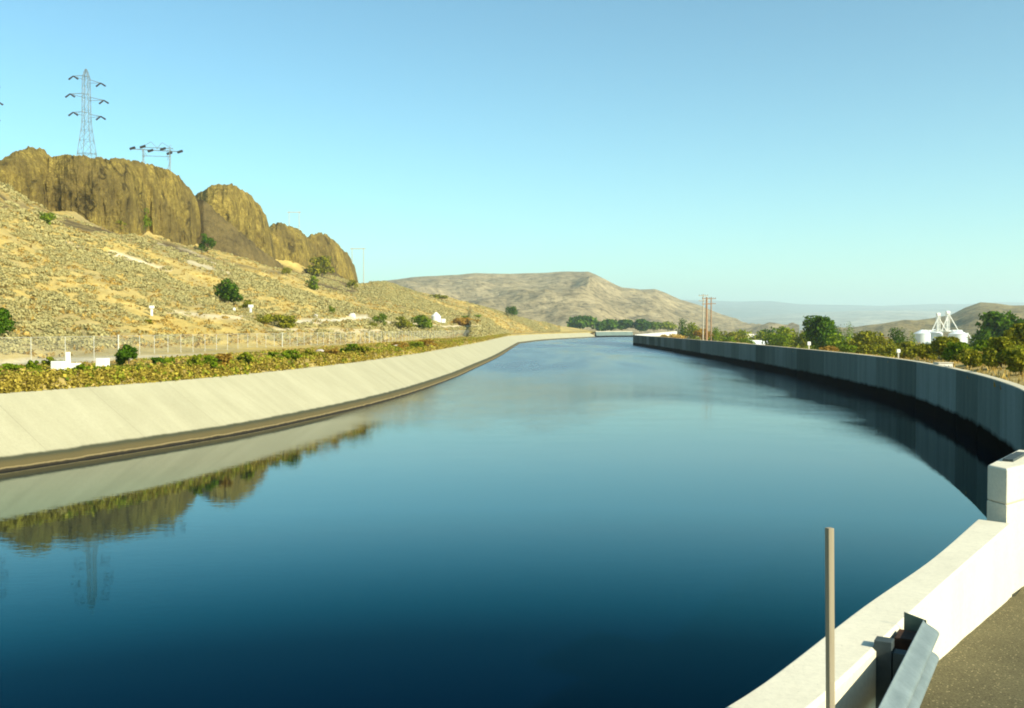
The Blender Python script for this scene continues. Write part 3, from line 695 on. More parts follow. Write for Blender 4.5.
# ---- sagebrush on the hillside (ground cover nobody could count)
def tuft_proto(rng, n, flat=0.6, ls=1.0, jit=0.6):
    d = rng.normal(size=(n, 3)); d[:, 2] = np.abs(d[:, 2]); d /= np.linalg.norm(d, axis=1)[:, None]
    r = rng.uniform(0.6, 1.08, n)[:, None]; p = d * r; p[:, 2] *= flat
    return dome_quads(p, d, rng.uniform(0.20, 0.42, n) * ls, rng, jit).reshape(n, 4, 3)
def scatter(name, pts, radii, mat, nleaf, label, cat, flat=0.65, seed=3, ls=1.0, jit=0.6):
    rng = np.random.default_rng(seed); protos = [tuft_proto(rng, nleaf, flat, ls, jit) for _ in range(8)]
    out_ = []
    idx = rng.integers(0, 8, len(pts)); ang = rng.random(len(pts)) * 6.283
    for k in range(8):
        s = idx == k
        if not s.any(): continue
        p = protos[k].reshape(-1, 3); c_, s_ = np.cos(ang[s])[:, None], np.sin(ang[s])[:, None]
        X = p[None, :, 0] * c_ - p[None, :, 1] * s_; Y = p[None, :, 0] * s_ + p[None, :, 1] * c_
        q = np.stack([X, Y, np.broadcast_to(p[None, :, 2], X.shape)], -1) * radii[s][:, None, None] + pts[s][:, None, :]
        out_.append(q.reshape(-1, 3))
    V = np.vstack(out_); o = mesh_np(name, V, quad_idx(len(V) // 4), mat); return tag(o, label, cat, kind="stuff")

def random_on_hill(rng, n, t0, t1, pmin=-60, pmax=560):
    """random points on the terrain grid between profile stations t0..t1, uniform in area"""
    P = rng.uniform(pmin, pmax, n * 3); T = rng.uniform(t0, t1, n * 3)
    i = np.clip(np.searchsorted(pxs, P) - 1, 0, len(pxs) - 2); fi = (P - pxs[i]) / (pxs[i + 1] - pxs[i])
    j = np.clip(np.searchsorted(tt, T) - 1, 0, len(tt) - 2); fj = (T - tt[j]) / (tt[j + 1] - tt[j])
    q = (HV[j, i] * ((1 - fi) * (1 - fj))[:, None] + HV[j, i + 1] * (fi * (1 - fj))[:, None] + HV[j + 1, i] * ((1 - fi) * fj)[:, None] + HV[j + 1, i + 1] * (fi * fj)[:, None])
    b = np.maximum(bare[j, i], scr[j, i] * 0.9)
    wgt = q[:, 1] * (np.interp(P, pxs, Yc) - np.interp(P, pxs, Yf)); keep = rng.random(len(q)) < wgt / wgt.max() * 1.2
    return q[keep & (b < 0.45)]
rng = np.random.default_rng(21)
q = random_on_hill(rng, 26000, 4.05, 7.0)
dens = fbm(q[:, 0] * 0.035, q[:, 1] * 0.035, 4.0, 4)
uphill = np.clip((q[:, 2] - 4) / 10, 0, 1)
q = q[rng.random(len(q)) < np.clip(0.34 + 0.85 * dens + 0.22 * uphill, 0.03, 0.95)]
rad = rng.uniform(0.42, 1.0, len(q)); near = q[:, 1] < 140
V1 = scatter("sagebrush", q[near] - np.array([0, 0, 0.05]), rad[near], M["sage"], 130, "grey olive sagebrush clumps on the lower golden slope", "sagebrush", 0.50, 3, 0.42, 0.4)
V2 = scatter("sagebrush", q[~near] - np.array([0, 0, 0.05]), rad[~near] * 1.1, M["sage"], 46, "grey olive sagebrush on the upper slope below the cliffs", "sagebrush", 0.50, 5, 0.66, 0.4)
q = random_on_hill(rng, 9000, 3.9, 7.0)
scatter("dry_grass", q, rng.uniform(0.2, 0.5, len(q)), M["drygrass"], 12, "golden dry grass tufts between the sagebrush", "dry grass", 0.8, 4)

# ---- weeds on the berm and along the bank edge
def blades(pts, h, rng, spread=0.35, per=5):
    n = len(pts) * per; c = np.repeat(pts, per, 0) + np.column_stack([rng.normal(0, spread, (n, 2)), np.zeros(n)])
    hh = np.repeat(h, per) * rng.uniform(0.4, 1.15, n)
    a = rng.random(n) * 6.283; wv = np.column_stack([np.cos(a), np.sin(a), np.zeros(n)]) * (hh * 0.16)[:, None]
    tip = np.column_stack([rng.normal(0, 0.28, n) * hh, rng.normal(0, 0.28, n) * hh, hh])
    return np.stack([c - wv, c + wv, c + tip * 0.6 + wv * 0.9, c + tip], 1).reshape(-1, 3)
rng = np.random.default_rng(5)
alen = len(LTOP)
def berm_pts(n, o0, o1, y1=300):
    k = (LTOP[:, 1] < y1) & (LTOP[:, 1] > 16); L = LTOP[k]; N = left_normals(LTOP)[k]
    seg = np.concatenate([[0], np.cumsum(np.linalg.norm(np.diff(L, axis=0), axis=1))])
    t = rng.random(n) ** 1.7 * seg[-1]; o = rng.uniform(o0, o1, n)
    p = np.column_stack([np.interp(t, seg, L[:, 0]) + np.interp(t, seg, N[:, 0]) * o, np.interp(t, seg, L[:, 1]) + np.interp(t, seg, N[:, 1]) * o])
    return p[p[:, 1] > 14]
def tufts_on_berm(name, n, o0, o1, r0, r1, mat, nl, label, cat, seed, thr=0.0, drop=0.04, flat=0.9):
    p = berm_pts(n, o0, o1); z = np.array([hill_at(*a) for a in p]); dn = fbm(p[:, 0] * 0.14, p[:, 1] * 0.14, seed * 1.7, 3)
    k = rng.random(len(p)) < np.clip(1 - thr + 0.9 * dn, 0.05, 1)
    return scatter(name, np.column_stack([p, np.maximum(z, 2.15) - drop])[k], rng.uniform(r0, r1, int(k.sum())), M[mat], nl, label, cat, flat, seed)
tufts_on_berm("weeds", 15000, -0.03, 0.85, 0.10, 0.21, "weed_bank", 22, "brown and yellow weeds overhanging the top of the left bank", "weeds", 51)
tufts_on_berm("weeds", 4000, -0.03, 1.2, 0.10, 0.30, "weed", 20, "green weeds mixed into the brown fringe of the left bank", "weeds", 54, 0.6)
tufts_on_berm("grass", 12000, 0.7, 8.5, 0.08, 0.20, "weed", 14, "green and gold grass on the flat berm in front of the fence", "grass", 52, 0.35)
tufts_on_berm("dry_grass", 6000, 0.4, 9.0, 0.10, 0.24, "drygrass", 12, "straw tufts mixed through the green grass on the left berm", "dry grass", 53, 0.45)
# dry grass behind the right wall
k = RW[:, 1] < 240; L_ = RW[k]; N2 = left_normals(RW)[k]
n = 5000; t = rng.random(n) ** 1.3 * (len(L_) - 1); o_ = -rng.uniform(0.5, 13, n)
p = np.column_stack([np.interp(t, range(len(L_)), L_[:, 0]) + np.interp(t, range(len(L_)), N2[:, 0]) * o_, np.interp(t, range(len(L_)), L_[:, 1]) + np.interp(t, range(len(L_)), N2[:, 1]) * o_])
zz = np.interp(-o_, [0, 2, 6, 12, 22], [2.3, 2.6, 2.9, 2.85, 1.2]) - np.interp(-o_, [0, 2, 6, 12, 22], [0, .25, 1, 1.9, 2.4]) * np.clip((p[:, 1] - 48) / 22, 0, 1)
Vb = blades(np.column_stack([p, zz]), rng.uniform(0.10, 0.26, n), rng, 0.3, 7)
o = mesh_np("dry_grass", Vb, quad_idx(len(Vb) // 4), M["drygrass"]); tag(o, "straw coloured grass behind the coping of the right wall", "dry grass", kind="stuff")
exec_parts = True

# ------------------------------------------------------------------ right canal wall
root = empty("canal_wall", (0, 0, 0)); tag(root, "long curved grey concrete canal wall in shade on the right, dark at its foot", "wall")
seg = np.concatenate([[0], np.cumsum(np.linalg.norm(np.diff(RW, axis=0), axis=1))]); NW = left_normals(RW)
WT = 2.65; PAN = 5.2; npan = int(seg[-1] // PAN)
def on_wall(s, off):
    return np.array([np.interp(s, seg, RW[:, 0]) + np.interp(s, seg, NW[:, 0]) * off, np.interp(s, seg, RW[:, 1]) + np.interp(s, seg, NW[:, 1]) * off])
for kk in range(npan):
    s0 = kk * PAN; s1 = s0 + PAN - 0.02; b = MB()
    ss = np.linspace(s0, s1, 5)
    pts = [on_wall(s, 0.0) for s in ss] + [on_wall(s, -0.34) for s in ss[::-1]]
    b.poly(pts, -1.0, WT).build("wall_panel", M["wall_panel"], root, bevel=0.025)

# white sunlit wall beyond the end of the dark one
b = MB()
A = at(635.0, 335, 267); B = at(677, 334, 267)
root2 = empty("low_wall", (A[0], 267, 0)); tag(root2, "bright white concrete wall behind the far end of the dark canal wall", "wall")
bm = bmesh.new()
za, zb_ = zat(334.6, 267), zat(331.2, 267)
vs_ = [(0, 0, -2), (B[0] - A[0], 0, -2), (B[0] - A[0], 0, zb_), (0, 0, za), (0, 1.2, -2), (B[0] - A[0], 1.2, -2), (B[0] - A[0], 1.2, zb_), (0, 1.2, za)]
vv = [bm.verts.new(v) for v in vs_]
for f_ in ((0, 1, 2, 3), (5, 4, 7, 6), (1, 5, 6, 2), (4, 0, 3, 7), (3, 2, 6, 7), (0, 4, 5, 1)): bm.faces.new([vv[i] for i in f_])
b.bm.free(); b.bm = bm; b.build("wall_body", M["white_paint"], root2)

# ------------------------------------------------------------------ near parapet, pier, road
RE = polyline([(-3.2, -8.0), (-1.7, -2.0), (0.35, 3.4), (1.20, 4.55), (1.66, 5.15), (2.64, 6.55), (3.64, 7.95), (4.86, 9.62)], 0.25)
WE = polyline([(-3.65, -8.0), (-2.2, -2.0), (-0.05, 3.5), (0.80, 4.65), (1.30, 5.25), (2.38, 6.75), (3.42, 8.12), (4.62, 9.86)], 0.25)
n = 90; re_ = by_len(RE, n); we_ = by_len(WE, n); PT = 2.60
def road_z(Y): return np.interp(Y, [-8, 0, 4, 5.5, 7, 9.7, 13, 40], [2.95, 2.85, 2.42, 2.20, 2.06, 1.85, 1.90, 2.2])
rows = []
for L, z0 in ((we_, -1.0), (we_, PT - 0.02), (we_ * 0.93 + re_ * 0.07, PT), (we_ * 0.07 + re_ * 0.93, PT), (re_, PT - 0.02), (re_, 1.2)):
    rows.append(np.column_stack([L, np.full(n, z0)]))
par = empty("parapet", (1.5, 5, 1.9)); tag(par, "low curved cream parapet wall between the road and the water", "wall")
V = np.vstack(rows) - np.array([1.5, 5, 1.9])
mesh_np("wall_body", V, grid_faces(6, n), M["concrete_sunlit"], False, par)
# pier
d_ = np.array([0.60, 0.80]); W1 = np.array([4.80, 10.02]); W2 = np.array([4.85, 9.72])
pier = empty("pier", (4.9, 9.9, 1.9)); tag(pier, "taller square cream concrete pier where the parapet meets the canal wall", "pier")
sh = lambda p: (p[0] - 4.9, p[1] - 9.9)
MB().poly([sh(W1), sh(W2), sh(W2 + d_ * 1.6 + np.array([0.25, -0.19])), sh(W1 + d_ * 1.6)], -3.0, 0.86).build("pier_body", M["concrete_sunlit"], pier, bevel=0.006)
MB().poly([sh(W1), sh(W2), sh(W2 + d_ * 1.6 + np.array([0.25, -0.19])), sh(W1 + d_ * 1.6)], 0.862, 1.22).build("pier_cap", M["concrete_sunlit"], pier, bevel=0.02)
sl0 = W1 * 0.5 + W2 * 0.5 + d_ * 0.45
MB().box((sl0[0] - 4.9 + 0.25, sl0[1] - 9.9 + 0.32, 1.232), (0.10, 0.75, 0.03), rz=-math.atan2(d_[0], d_[1])).build("slot_shade", M["post_dark"], pier)  # dark strip laid on the cap, painting the shade of a recessed slot

# road sheet
gx = 46; gy = 90; ys = np.linspace(-8, 13.5, gy); rows = []
for Y in ys:
    x0 = np.interp(Y, RE[:, 1], RE[:, 0]) - 0.08 if Y < 9.62 else np.interp(Y, [9.62, 13.5], [4.9, 7.6])
    xs = x0 + np.linspace(0, 1, gx) ** 1.5 * 26
    z = road_z(Y) + 0.03 * np.exp(-(xs - x0) / 0.25) + 0.008 * fbm(xs * 2, xs * 0 + Y * 2, 1.0, 3)
    rows.append(np.column_stack([xs, np.full(gx, Y), z]))
rd = mesh_np("road", np.vstack(rows), grid_faces(gy, gx), M["road"], True); tag(rd, "brown chip sealed road edge beside the parapet", "road", kind="structure")

# ------------------------------------------------------------------ guardrail
gr = empty("guardrail", (2.1, 5.4, 2.2)); tag(gr, "blue grey corrugated steel guardrail end on a dark post beside the parapet", "guardrail")
G0 = np.array([2.60, 6.25]); G1 = np.array([1.84, 4.90]); gd = (G1 - G0) / np.linalg.norm(G1 - G0); gn = np.array([-gd[1], gd[0]])
if gn[0] < 0: gn = -gn          # towards the road
GT = 2.655
pr = []   # W profile: (outwards, down)
for a in np.linspace(0, 1, 33):
    pr.append((0.046 - 0.046 * math.cos(a * 4 * math.pi) , a * 0.31))
V = []; ls = np.concatenate([[0.0, 0.03], np.linspace(0.1, 4.2, 24)])
for s_ in ls:
    p = G0 + gd * s_
    for (o1, dn_) in pr: V.append((p[0] + gn[0] * o1 - 2.1, p[1] + gn[1] * o1 - 5.4, GT - dn_ - 2.2))
beam = mesh_np("beam", V, grid_faces(len(ls), len(pr)), M["galv"], True, gr)
so = beam.modifiers.new("thick", 'SOLIDIFY'); so.thickness = 0.005
# bolts and splice on the beam
for s_ in (0.28, 1.15, 1.22, 2.6):
    p = G0 + gd * s_ + gn * 0.012; MB().sphere((p[0] - 2.1, p[1] - 5.4, GT - 0.155 - 2.2), (0.016, 0.016, 0.016), 1).build("bolt", M["galv"], gr)
# turned back end plate, rusty spacer, posts
ep0 = G0 - gd * 0.0 + gn * 0.0; ang = math.atan2(gd[1], gd[0])
def gbox(s_, o_, z, sx, sy, sz, name, mat, rz=0, bevel=0.004):
    p = G0 + gd * s_ + gn * o_
    return MB().box((0, 0, 0), (sx, sy, sz)).build(name, mat, gr, bevel=bevel), p, z, rz
def put(t):
    o, p, z, rz = t; o.location = (p[0] - 2.1, p[1] - 5.4, z - 2.2); o.rotation_euler.z = ang + rz
ep = []
for s_, o_, z_ in ((0.0, 0.02, 0.0), (0.0, 0.02, -0.30), (-0.02, -0.115, -0.30), (-0.02, -0.115, 0.03)):
    p = G0 + gd * s_ + gn * o_; ep.append((p[0] - 2.1, p[1] - 5.4, GT + z_ - 2.2))
o = mesh_np("end_plate", ep, [(0, 1, 2, 3)], M["green_plate"], False, gr); so = o.modifiers.new("thick", 'SOLIDIFY'); so.thickness = 0.006
put(gbox(0.18, -0.075, GT - 0.225, 0.20, 0.11, 0.34, "spacer_block", M["rust"]))
put(gbox(0.50, -0.155, GT - 0.36, 0.10, 0.10, 0.70, "post", M["post_dark"]))
put(gbox(0.50, -0.05, GT - 0.17, 0.09, 0.10, 0.20, "bracket", M["post_dark"]))
put(gbox(2.4, -0.20, GT - 0.30, 0.10, 0.12, 0.70, "post", M["post_dark"]))

# wooden stake
sp = at(828.0, 534, 4.62)
stk = empty("wooden_stake", (sp[0] + 0.025, 4.62, 2.2)); tag(stk, "weathered square wooden stake standing in front of the parapet", "stake")
o = MB().box((0, 0, 0.69), (0.031, 0.031, 1.36)).build("stake_post", M["stake_wood"], stk, bevel=0.003); o.rotation_euler = (0, R(-0.9), R(18))

# ------------------------------------------------------------------ fence on the left berm
fl = FENCE; fs = np.concatenate([[0], np.cumsum(np.linalg.norm(np.diff(fl, axis=0), axis=1))])
fe = empty("chain_link_fence", (0, 0, 0)); tag(fe, "long chain link fence with pale posts along the foot of the left hillside", "fence")
def fp(s_): return np.array([np.interp(s_, fs, fl[:, 0]), np.interp(s_, fs, fl[:, 1])])
s_ = 1.0; V = []; AL = []; UP = []; k = 0
ZT = 4.02
while s_ < fs[-1]:
    p = fp(s_); z0 = hill_at(*p) - 0.2
    big = k in (8, 16, 30, 45)
    b = MB(); b.bar((0, 0, 0), (0, 0, ZT - z0 + (0.08 if big else 0)), 0.045 if big else 0.02, 8)
    o = b.build("post", M["post_metal"], fe); o.location = (p[0], p[1], z0)
    s_ += 2.9 if s_ < 50 else 2.25; k += 1
ss = np.arange(1.0, fs[-1], 1.0)
for zrow in (0, 1):
    for s_ in ss:
        p = fp(s_); V.append((p[0], p[1], ZT - 0.03 if zrow else 2.62)); AL.append(s_); UP.append(ZT if zrow else 2.6)
mesh_np("mesh_panel", V, grid_faces(2, len(ss)), M["chain"], False, fe, {"along": AL, "up": UP})
b = MB()
for s0, s1 in zip(ss[:-1:3], ss[3::3]): b.bar((*fp(s0), ZT), (*fp(s1), ZT), 0.010, 5)
b.build("top_rail", M["post_metal"], fe)

# ------------------------------------------------------------------ pylons on the cliff
def vstring(parent, x, y, z, ln=1.9, r=0.31):
    """dark pair of insulator strings hanging in an inverted V"""
    b = MB(); b.bar((x, y, z), (x - ln * 0.85, y, z - ln * 0.62), r * 0.75, 7, r); b.bar((x, y, z), (x + ln * 0.85, y, z - ln * 0.55), r * 0.75, 7, r)
    return b.build("insulator", M["insulator"], parent)
def lattice(b, levels, r, rd):
    """square lattice: levels = [(z, half width)]"""
    for (z0, w0), (z1, w1) in zip(levels[:-1], levels[1:]):
        c0 = [(sx * w0, sy * w0, z0) for sx, sy in ((-1, -1), (1, -1), (1, 1), (-1, 1))]; c1 = [(sx * w1, sy * w1, z1) for sx, sy in ((-1, -1), (1, -1), (1, 1), (-1, 1))]
        for i in range(4):
            j = (i + 1) % 4
            b.bar(c0[i], c1[i], r, 4); b.bar(c0[i], c1[j], rd, 4); b.bar(c0[j], c1[i], rd, 4); b.bar(c1[i], c1[j], rd, 4)
def make_pylon(loc, label):
    t = empty("transmission_pylon", loc); tag(t, label, "pylon", "steel pylons behind the cliff")
    H = 47.0; b = MB()
    lattice(b, [(0, 4.2), (7, 3.5), (13, 2.9), (18, 2.3), (22.5, 1.8), (26, 1.4), (29, 1.15), (33, 1.1), (37, 1.05), (41, 1.0), (44, 0.95), (46, 0.5), (H, 0.15)], 0.10, 0.05)
    for z_, w_ in ((9.5, 5.0), (14, 3.8), (18, 3.4)): b.bar((-w_, 0, z_), (w_, 0, z_), 0.10, 5)
    b.build("lattice_tower", M["steel_pale"], t)
    for z_, xl, xr, dzr in ((44.6, -4.4, 5.0, -2.4), (38.5, -5.6, 6.0, -2.2), (32.2, -4.6, 4.9, -1.4)):
        b = MB(); b.bar((-1, 0, z_ + 0.2), (xl, 0, z_), 0.12, 5); b.bar((-1, 0, z_ - 1.2), (xl, 0, z_), 0.09, 5)
        b.bar((1, 0, z_ + dzr * 0.5), (xr, 0, z_ + dzr), 0.12, 5); b.bar((1, 0, z_ - 1.2 + dzr * 0.5), (xr, 0, z_ + dzr), 0.09, 5); b.bar((-1, 0, z_), (1, 0, z_ - 0.2), 0.1, 5)
        b.build("crossarm", M["steel_pale"], t)
        vstring(t, xl, 0, z_); vstring(t, xr, 0, z_ + dzr)
    return t
p = at(86, 69, 345); make_pylon((p[0], 345, p[2] - 47.0), "tall pale steel lattice pylon with three pairs of dark insulators above the widest cliff")
p = at(-19.8, 70.5, 345); make_pylon((p[0], 345, p[2] - 47.0), "steel pylon cut off by the left edge, only a dark insulator showing")
D2 = 360.0; c2 = at(156.5, 149, D2)
t = empty("transmission_pylon", (c2[0], D2, c2[2] - 24)); tag(t, "wide pylon head with a row of dark insulators just above the cliff top", "pylon", "steel pylons behind the cliff")
b = MB()
for sx in (-3.9, 3.9):
    b.bar((sx * 1.1, -1.2, 0), (sx * 1.25, -0.5, 24), 0.13, 5); b.bar((sx * 1.1, 1.2, 0), (sx * 1.25, 0.5, 24), 0.13, 5)
    for z_ in range(2, 24, 3): b.bar((sx * (1.1 + z_ * 0.006), -1.1, z_), (sx * (1.12 + z_ * 0.006), 1.0, z_ + 2.6), 0.06, 4); b.bar((sx * 1.1 - 0.5, 0, z_), (sx * 1.15 + 0.5, 0, z_ + 2.6), 0.06, 4)
b.build("lattice_tower", M["steel_pale"], t)
b = MB()
for (xa, za, xb, zb2, rr_) in ((-8.6, 24, 8.8, 23, 0.16), (-5, 24.6, 6, 24.2, 0.12), (-2, 26.6, -6, 24.2, 0.08), (-2, 26.6, 0.6, 24.0, 0.08), (2, 26.3, 0, 24, 0.08), (2, 26.3, 6, 23.8, 0.08), (-5.2, 21.6, 5.2, 21.2, 0.1), (-5, 24, -3.4, 21.5, .07), (5, 23.5, 3.6, 21.3, .07)):
    b.bar((xa, 0, za), (xb, 0, zb2), rr_, 5)
b.build("crossarm", M["steel_pale"], t)
for px_, py_ in ((132.5, 148), (142.7, 146.5), (150.5, 150.5), (163, 148.8), (169.5, 153), (180, 151.5)):
    q_ = at(px_, py_, D2); b = MB(); x_ = q_[0] - c2[0]; z_ = q_[2] - c2[2] + 24
    b.bar((x_ - 0.95, 0, z_ - 0.35), (x_ + 0.95, 0, z_ + 0.25), 0.46, 7); b.build("insulator", M["insulator"], t)

def hframe(px0, px1, ytop, ybase, D, label):
    a = at(px0, ytop, D); c = at(px1, ytop, D); zb = hill_at(a[0], D); h = a[2] - zb; wdt = c[0] - a[0]
    t = empty("power_line_frame", (a[0], D, zb)); tag(t, label, "power pole", "two legged power line frames on the ridge")
    for x_ in (0, wdt): MB().bar((x_, 0, -1), (x_, 0, h), 0.17, 8, 0.13).build("pole", M["wood_grey"], t)
    MB().box((wdt / 2, 0, h - 0.3), (wdt + 1.6, 0.22, 0.32)).build("crossarm", M["wood_grey"], t)
hframe(289, 299, 211.5, 226, 430, "thin two legged pole frame above the broken crag")
hframe(352, 363.5, 248, 275, 420, "two legged pole frame right of the last cliff dome")

# ------------------------------------------------------------------ small things on the hillside and berm
def bush(px, py, half_px, h_px, leaf, label, seed, n=420, cat="bush", D=None, group=None, conical=0.0, name="bush"):
    g_ = hill_hit(px, py) if D is None else at(px, py, D); s = g_[1] / F_PX
    return tree(name, label, cat, (g_[0], g_[1], g_[2] - 0.1), max(0.35, h_px * s), half_px * s, leaf, n=n, lobes=15, trunk=0.03, seed=seed, conical=max(conical, 0.25), leafsize=max(0.06, half_px * s * 0.085), group=group, spread=0.88, lobe=0.72)
bush(228, 306, 12.5, 26, "leaf_dark", "round dark green bush alone on the open golden slope", 1, 900)
bush(245, 309, 7, 9, "leaf_olive", "small olive bush at the right foot of the round dark bush", 2)
bush(-2, 341, 18, 34, "leaf_dark", "large dark bush cut by the left edge behind the fence", 3, 900)
bush(208, 254, 8, 19, "leaf_dark", "dark green bush on the scree between the two biggest bluffs", 4, 500)
bush(146, 236, 7, 24, "leaf_green", "green bush climbing the foot of the widest cliff", 5, 500)
bush(116, 232, 9, 11, "leaf_olive", "olive bush under the middle of the widest cliff", 6)
bush(48, 227, 9, 13, "leaf_green", "low green bush at the left foot of the widest cliff", 7)
bush(322, 279, 12, 23, "leaf_olive", "broad olive bush at the foot of the last cliff dome", 8, 600)
bush(314, 290, 8, 14, "leaf_green", "smaller green bush just below the broad olive bush", 9)
bush(287, 276, 5, 9, "leaf_olive", "small olive bush under the broken crag", 10)
bush(352, 290, 6, 9, "leaf_olive", "low olive bush beside the last scree patch", 11)
bush(369, 279, 5, 11, "leaf_green", "thin green sapling on the ridge right of the pole frame", 12, 300, "sapling", name="sapling")
bush(264, 325, 9, 11, "leaf_olive", "left one of the olive pair of bushes under the round dark bush", 13)
bush(282, 328, 13, 13, "leaf_olive", "wider right one of the olive pair of bushes, by the pale track", 14, 500)
bush(380, 326, 7, 13, "leaf_green", "green bush beside the pale track left of the white tank", 15)
bush(372, 328, 5, 6, "leaf_olive", "little olive bush by the pale track", 16)
bush(403, 330, 9, 13, "leaf_olive", "olive bush left of the white tank", 17, 500)
bush(422, 330, 11, 15, "leaf_green", "green bush directly beside the white tank", 18, 500)
bush(512, 317, 6, 11, "leaf_dark", "small dark tree alone on the end of the golden ridge", 19, 500, "tree", name="tree")
bush(438, 300, 9, 5, "leaf_olive", "low olive shrub near the ridge top above the white tank", 20)
bush(462, 326, 14, 8, "leaf_orange", "low rusty orange shrub right of the white tank", 21, 500)
bush(470, 321, 9, 6, "leaf_green", "green shrub behind the rusty orange shrub", 22)
bush(332, 315, 3.5, 9, "leaf_green", "small upright green shrub above the pale track", 23)
bush(150, 325, 5, 5, "leaf_olive", "low olive shrub beside the white marker box", 24)
def berm_bush(px, D, half, h, leaf, label, seed, n=400, conical=0.0, name="weed_clump"):
    D = max(D, float(depth_on_line(LTOP, [px])[0]) + 0.8)
    if name == "weed_clump": h *= 0.72
    X = ux(px) * D; return tree(name, label, "weed" if name == "weed_clump" else "bush", (X, D, hill_at(X, D) - 0.08), h, half, leaf, n=n, lobes=14, trunk=0.02, seed=seed, conical=max(conical, 0.45), leafsize=0.06, spread=0.95, lobe=0.62)
berm_bush(128, 46, 0.48, 1.05, "leaf_dark", "dark green pointed bush standing on the berm before the fence", 31, 700, 0.6, "bush")
for i, (px_, D_, hw, h_, lf, lb) in enumerate([
    (11, 40, 0.32, 0.55, "leaf_green", "small green clump on the berm at the far left"), (33, 42, 0.26, 0.6, "leaf_green", "slim green clump left of the white concrete blocks"),
    (52, 46, 0.45, 0.7, "leaf_lime", "yellow green clump touching the left white block"), (83, 40.5, 0.60, 0.48, "leaf_green", "green clump between the two white blocks"),
    (156, 48, 0.30, 0.55, "leaf_dark", "dark clump right of the pointed bush"), (170, 49, 0.30, 0.5, "leaf_green", "lower green clump beside the dark clump"),
    (196, 44, 0.36, 0.85, "leaf_lime", "tall yellow green clump at the bank edge"), (210, 45, 0.34, 0.75, "leaf_green", "green clump right of the tall yellow green clump"),
    (222, 45, 0.40, 0.85, "leaf_orange", "orange gold clump at the bank edge"), (246, 50, 0.45, 0.85, "leaf_lime", "lime clump under the tall pale fence post"),
    (273, 55, 0.5, 0.7, "leaf_green", "green clump left of the grey stones"), (291, 56, 0.5, 0.85, "leaf_green", "bright green clump on the bank edge"),
    (309, 60, 0.6, 0.7, "leaf_olive", "olive clump on the bank edge"), (352, 70, 0.8, 1.0, "leaf_green", "broad green clump near the middle of the bank"),
    (362, 70, 0.7, 0.8, "leaf_olive", "brownish clump hanging over the middle of the bank"), (332, 64, 0.5, 0.7, "leaf_orange", "golden clump right of the grey stones"),
    (398, 84, 0.8, 0.9, "leaf_orange", "golden clump past the pale stones"), (427, 96, 0.9, 1.1, "leaf_orange", "bright gold clump near the far bank crest"),
    (414, 90, 0.8, 0.9, "leaf_lime", "lime clump left of the bright gold clump")]):
    berm_bush(px_, D_, hw, h_, lf, lb, 40 + i)

# white concrete blocks on the berm
def on_berm(px, D):
    X = ux(px) * D; return X, D, hill_at(X, D)
X, Y, z = on_berm(59, 41.5)
t = empty("concrete_block", (X, Y, z)); tag(t, "white concrete block with a stubby white post, on the left bank", "concrete block")
MB().box((0, 0, 0.18), (0.50, 0.5, 0.42)).build("block", M["concrete_block"], t, bevel=0.02)
MB().box((0.10, 0.6, 0.32), (0.16, 0.16, 0.86)).build("post", M["concrete_block"], t, bevel=0.02)
X, Y, z = on_berm(71, 42.0)
o = MB().box((0, 0, 0.12), (0.66, 0.5, 0.34)).build("concrete_slab", M["concrete_block"], None, bevel=0.02); o.location = (X, Y, z); tag(o, "low white concrete slab just right of the block with the post", "concrete block")
X, Y, z = on_berm(102.5, 44.0)
o = MB().box((0, 0, 0.2), (0.46, 0.45, 0.46)).build("concrete_block", M["concrete_block"], None, bevel=0.02); o.location = (X, Y, z); tag(o, "square white concrete block standing alone before the fence", "concrete block")
def marker(px, py, label, w_=0.55, box=True):
    g_ = hill_hit(px, py); s = g_[1] / F_PX
    t = empty("marker_post", tuple(g_)); tag(t, label, "marker")
    hh = 10 * s if box else 8 * s
    MB().box((0, 0, hh * 0.3), (1.8 * s, 1.8 * s, hh * 0.9)).build("post", M["white_paint"], t)
    if box: MB().box((0, 0, hh * 0.86), (4.6 * s, 2.6 * s, hh * 0.28)).build("box", M["white_paint"], t, bevel=0.03)
marker(152, 318, "white box on a post in the sagebrush")
marker(234.5, 314, "bare white post right of the round dark bush", box=False)
marker(251, 315, "small white sign board on a post by the pale track")
def stone(px, py, wpx, hpx, mat, label):
    g_ = hill_hit(px, py); s = g_[1] / F_PX; b = MB(); b.sphere((0, 0, 0), (wpx * s / 2, wpx * s * 0.4, hpx * s), 2)
    for v in b.bm.verts: v.co += Vector(np.random.default_rng(int(px)).normal(0, 0.0, 3)) + v.co * 0.14 * float(vnoise(v.co.x * 2 + px, v.co.y * 2, v.co.z * 2))
    o = b.build("boulder", mat, None, False); o.location = tuple(g_); tag(o, label, "boulder")
simple("stone_pale", (0.60, 0.54, 0.48), 0.9, 3, 0.2); simple("stone_mauve", (0.40, 0.34, 0.33), 0.9, 3, 0.2)
stone(316, 318, 5, 3, M["stone_pale"], "pale boulder above the left part of the track")
stone(352, 318, 8, 4, M["stone_pale"], "long pale boulder on the edge of the track")
stone(320, 353, 9, 3.5, M["stone_mauve"], "greyish stone in the weeds at the bank edge")
stone(395, 347, 7, 3.5, M["stone_mauve"], "mauve stone among gold weeds at the bank edge")
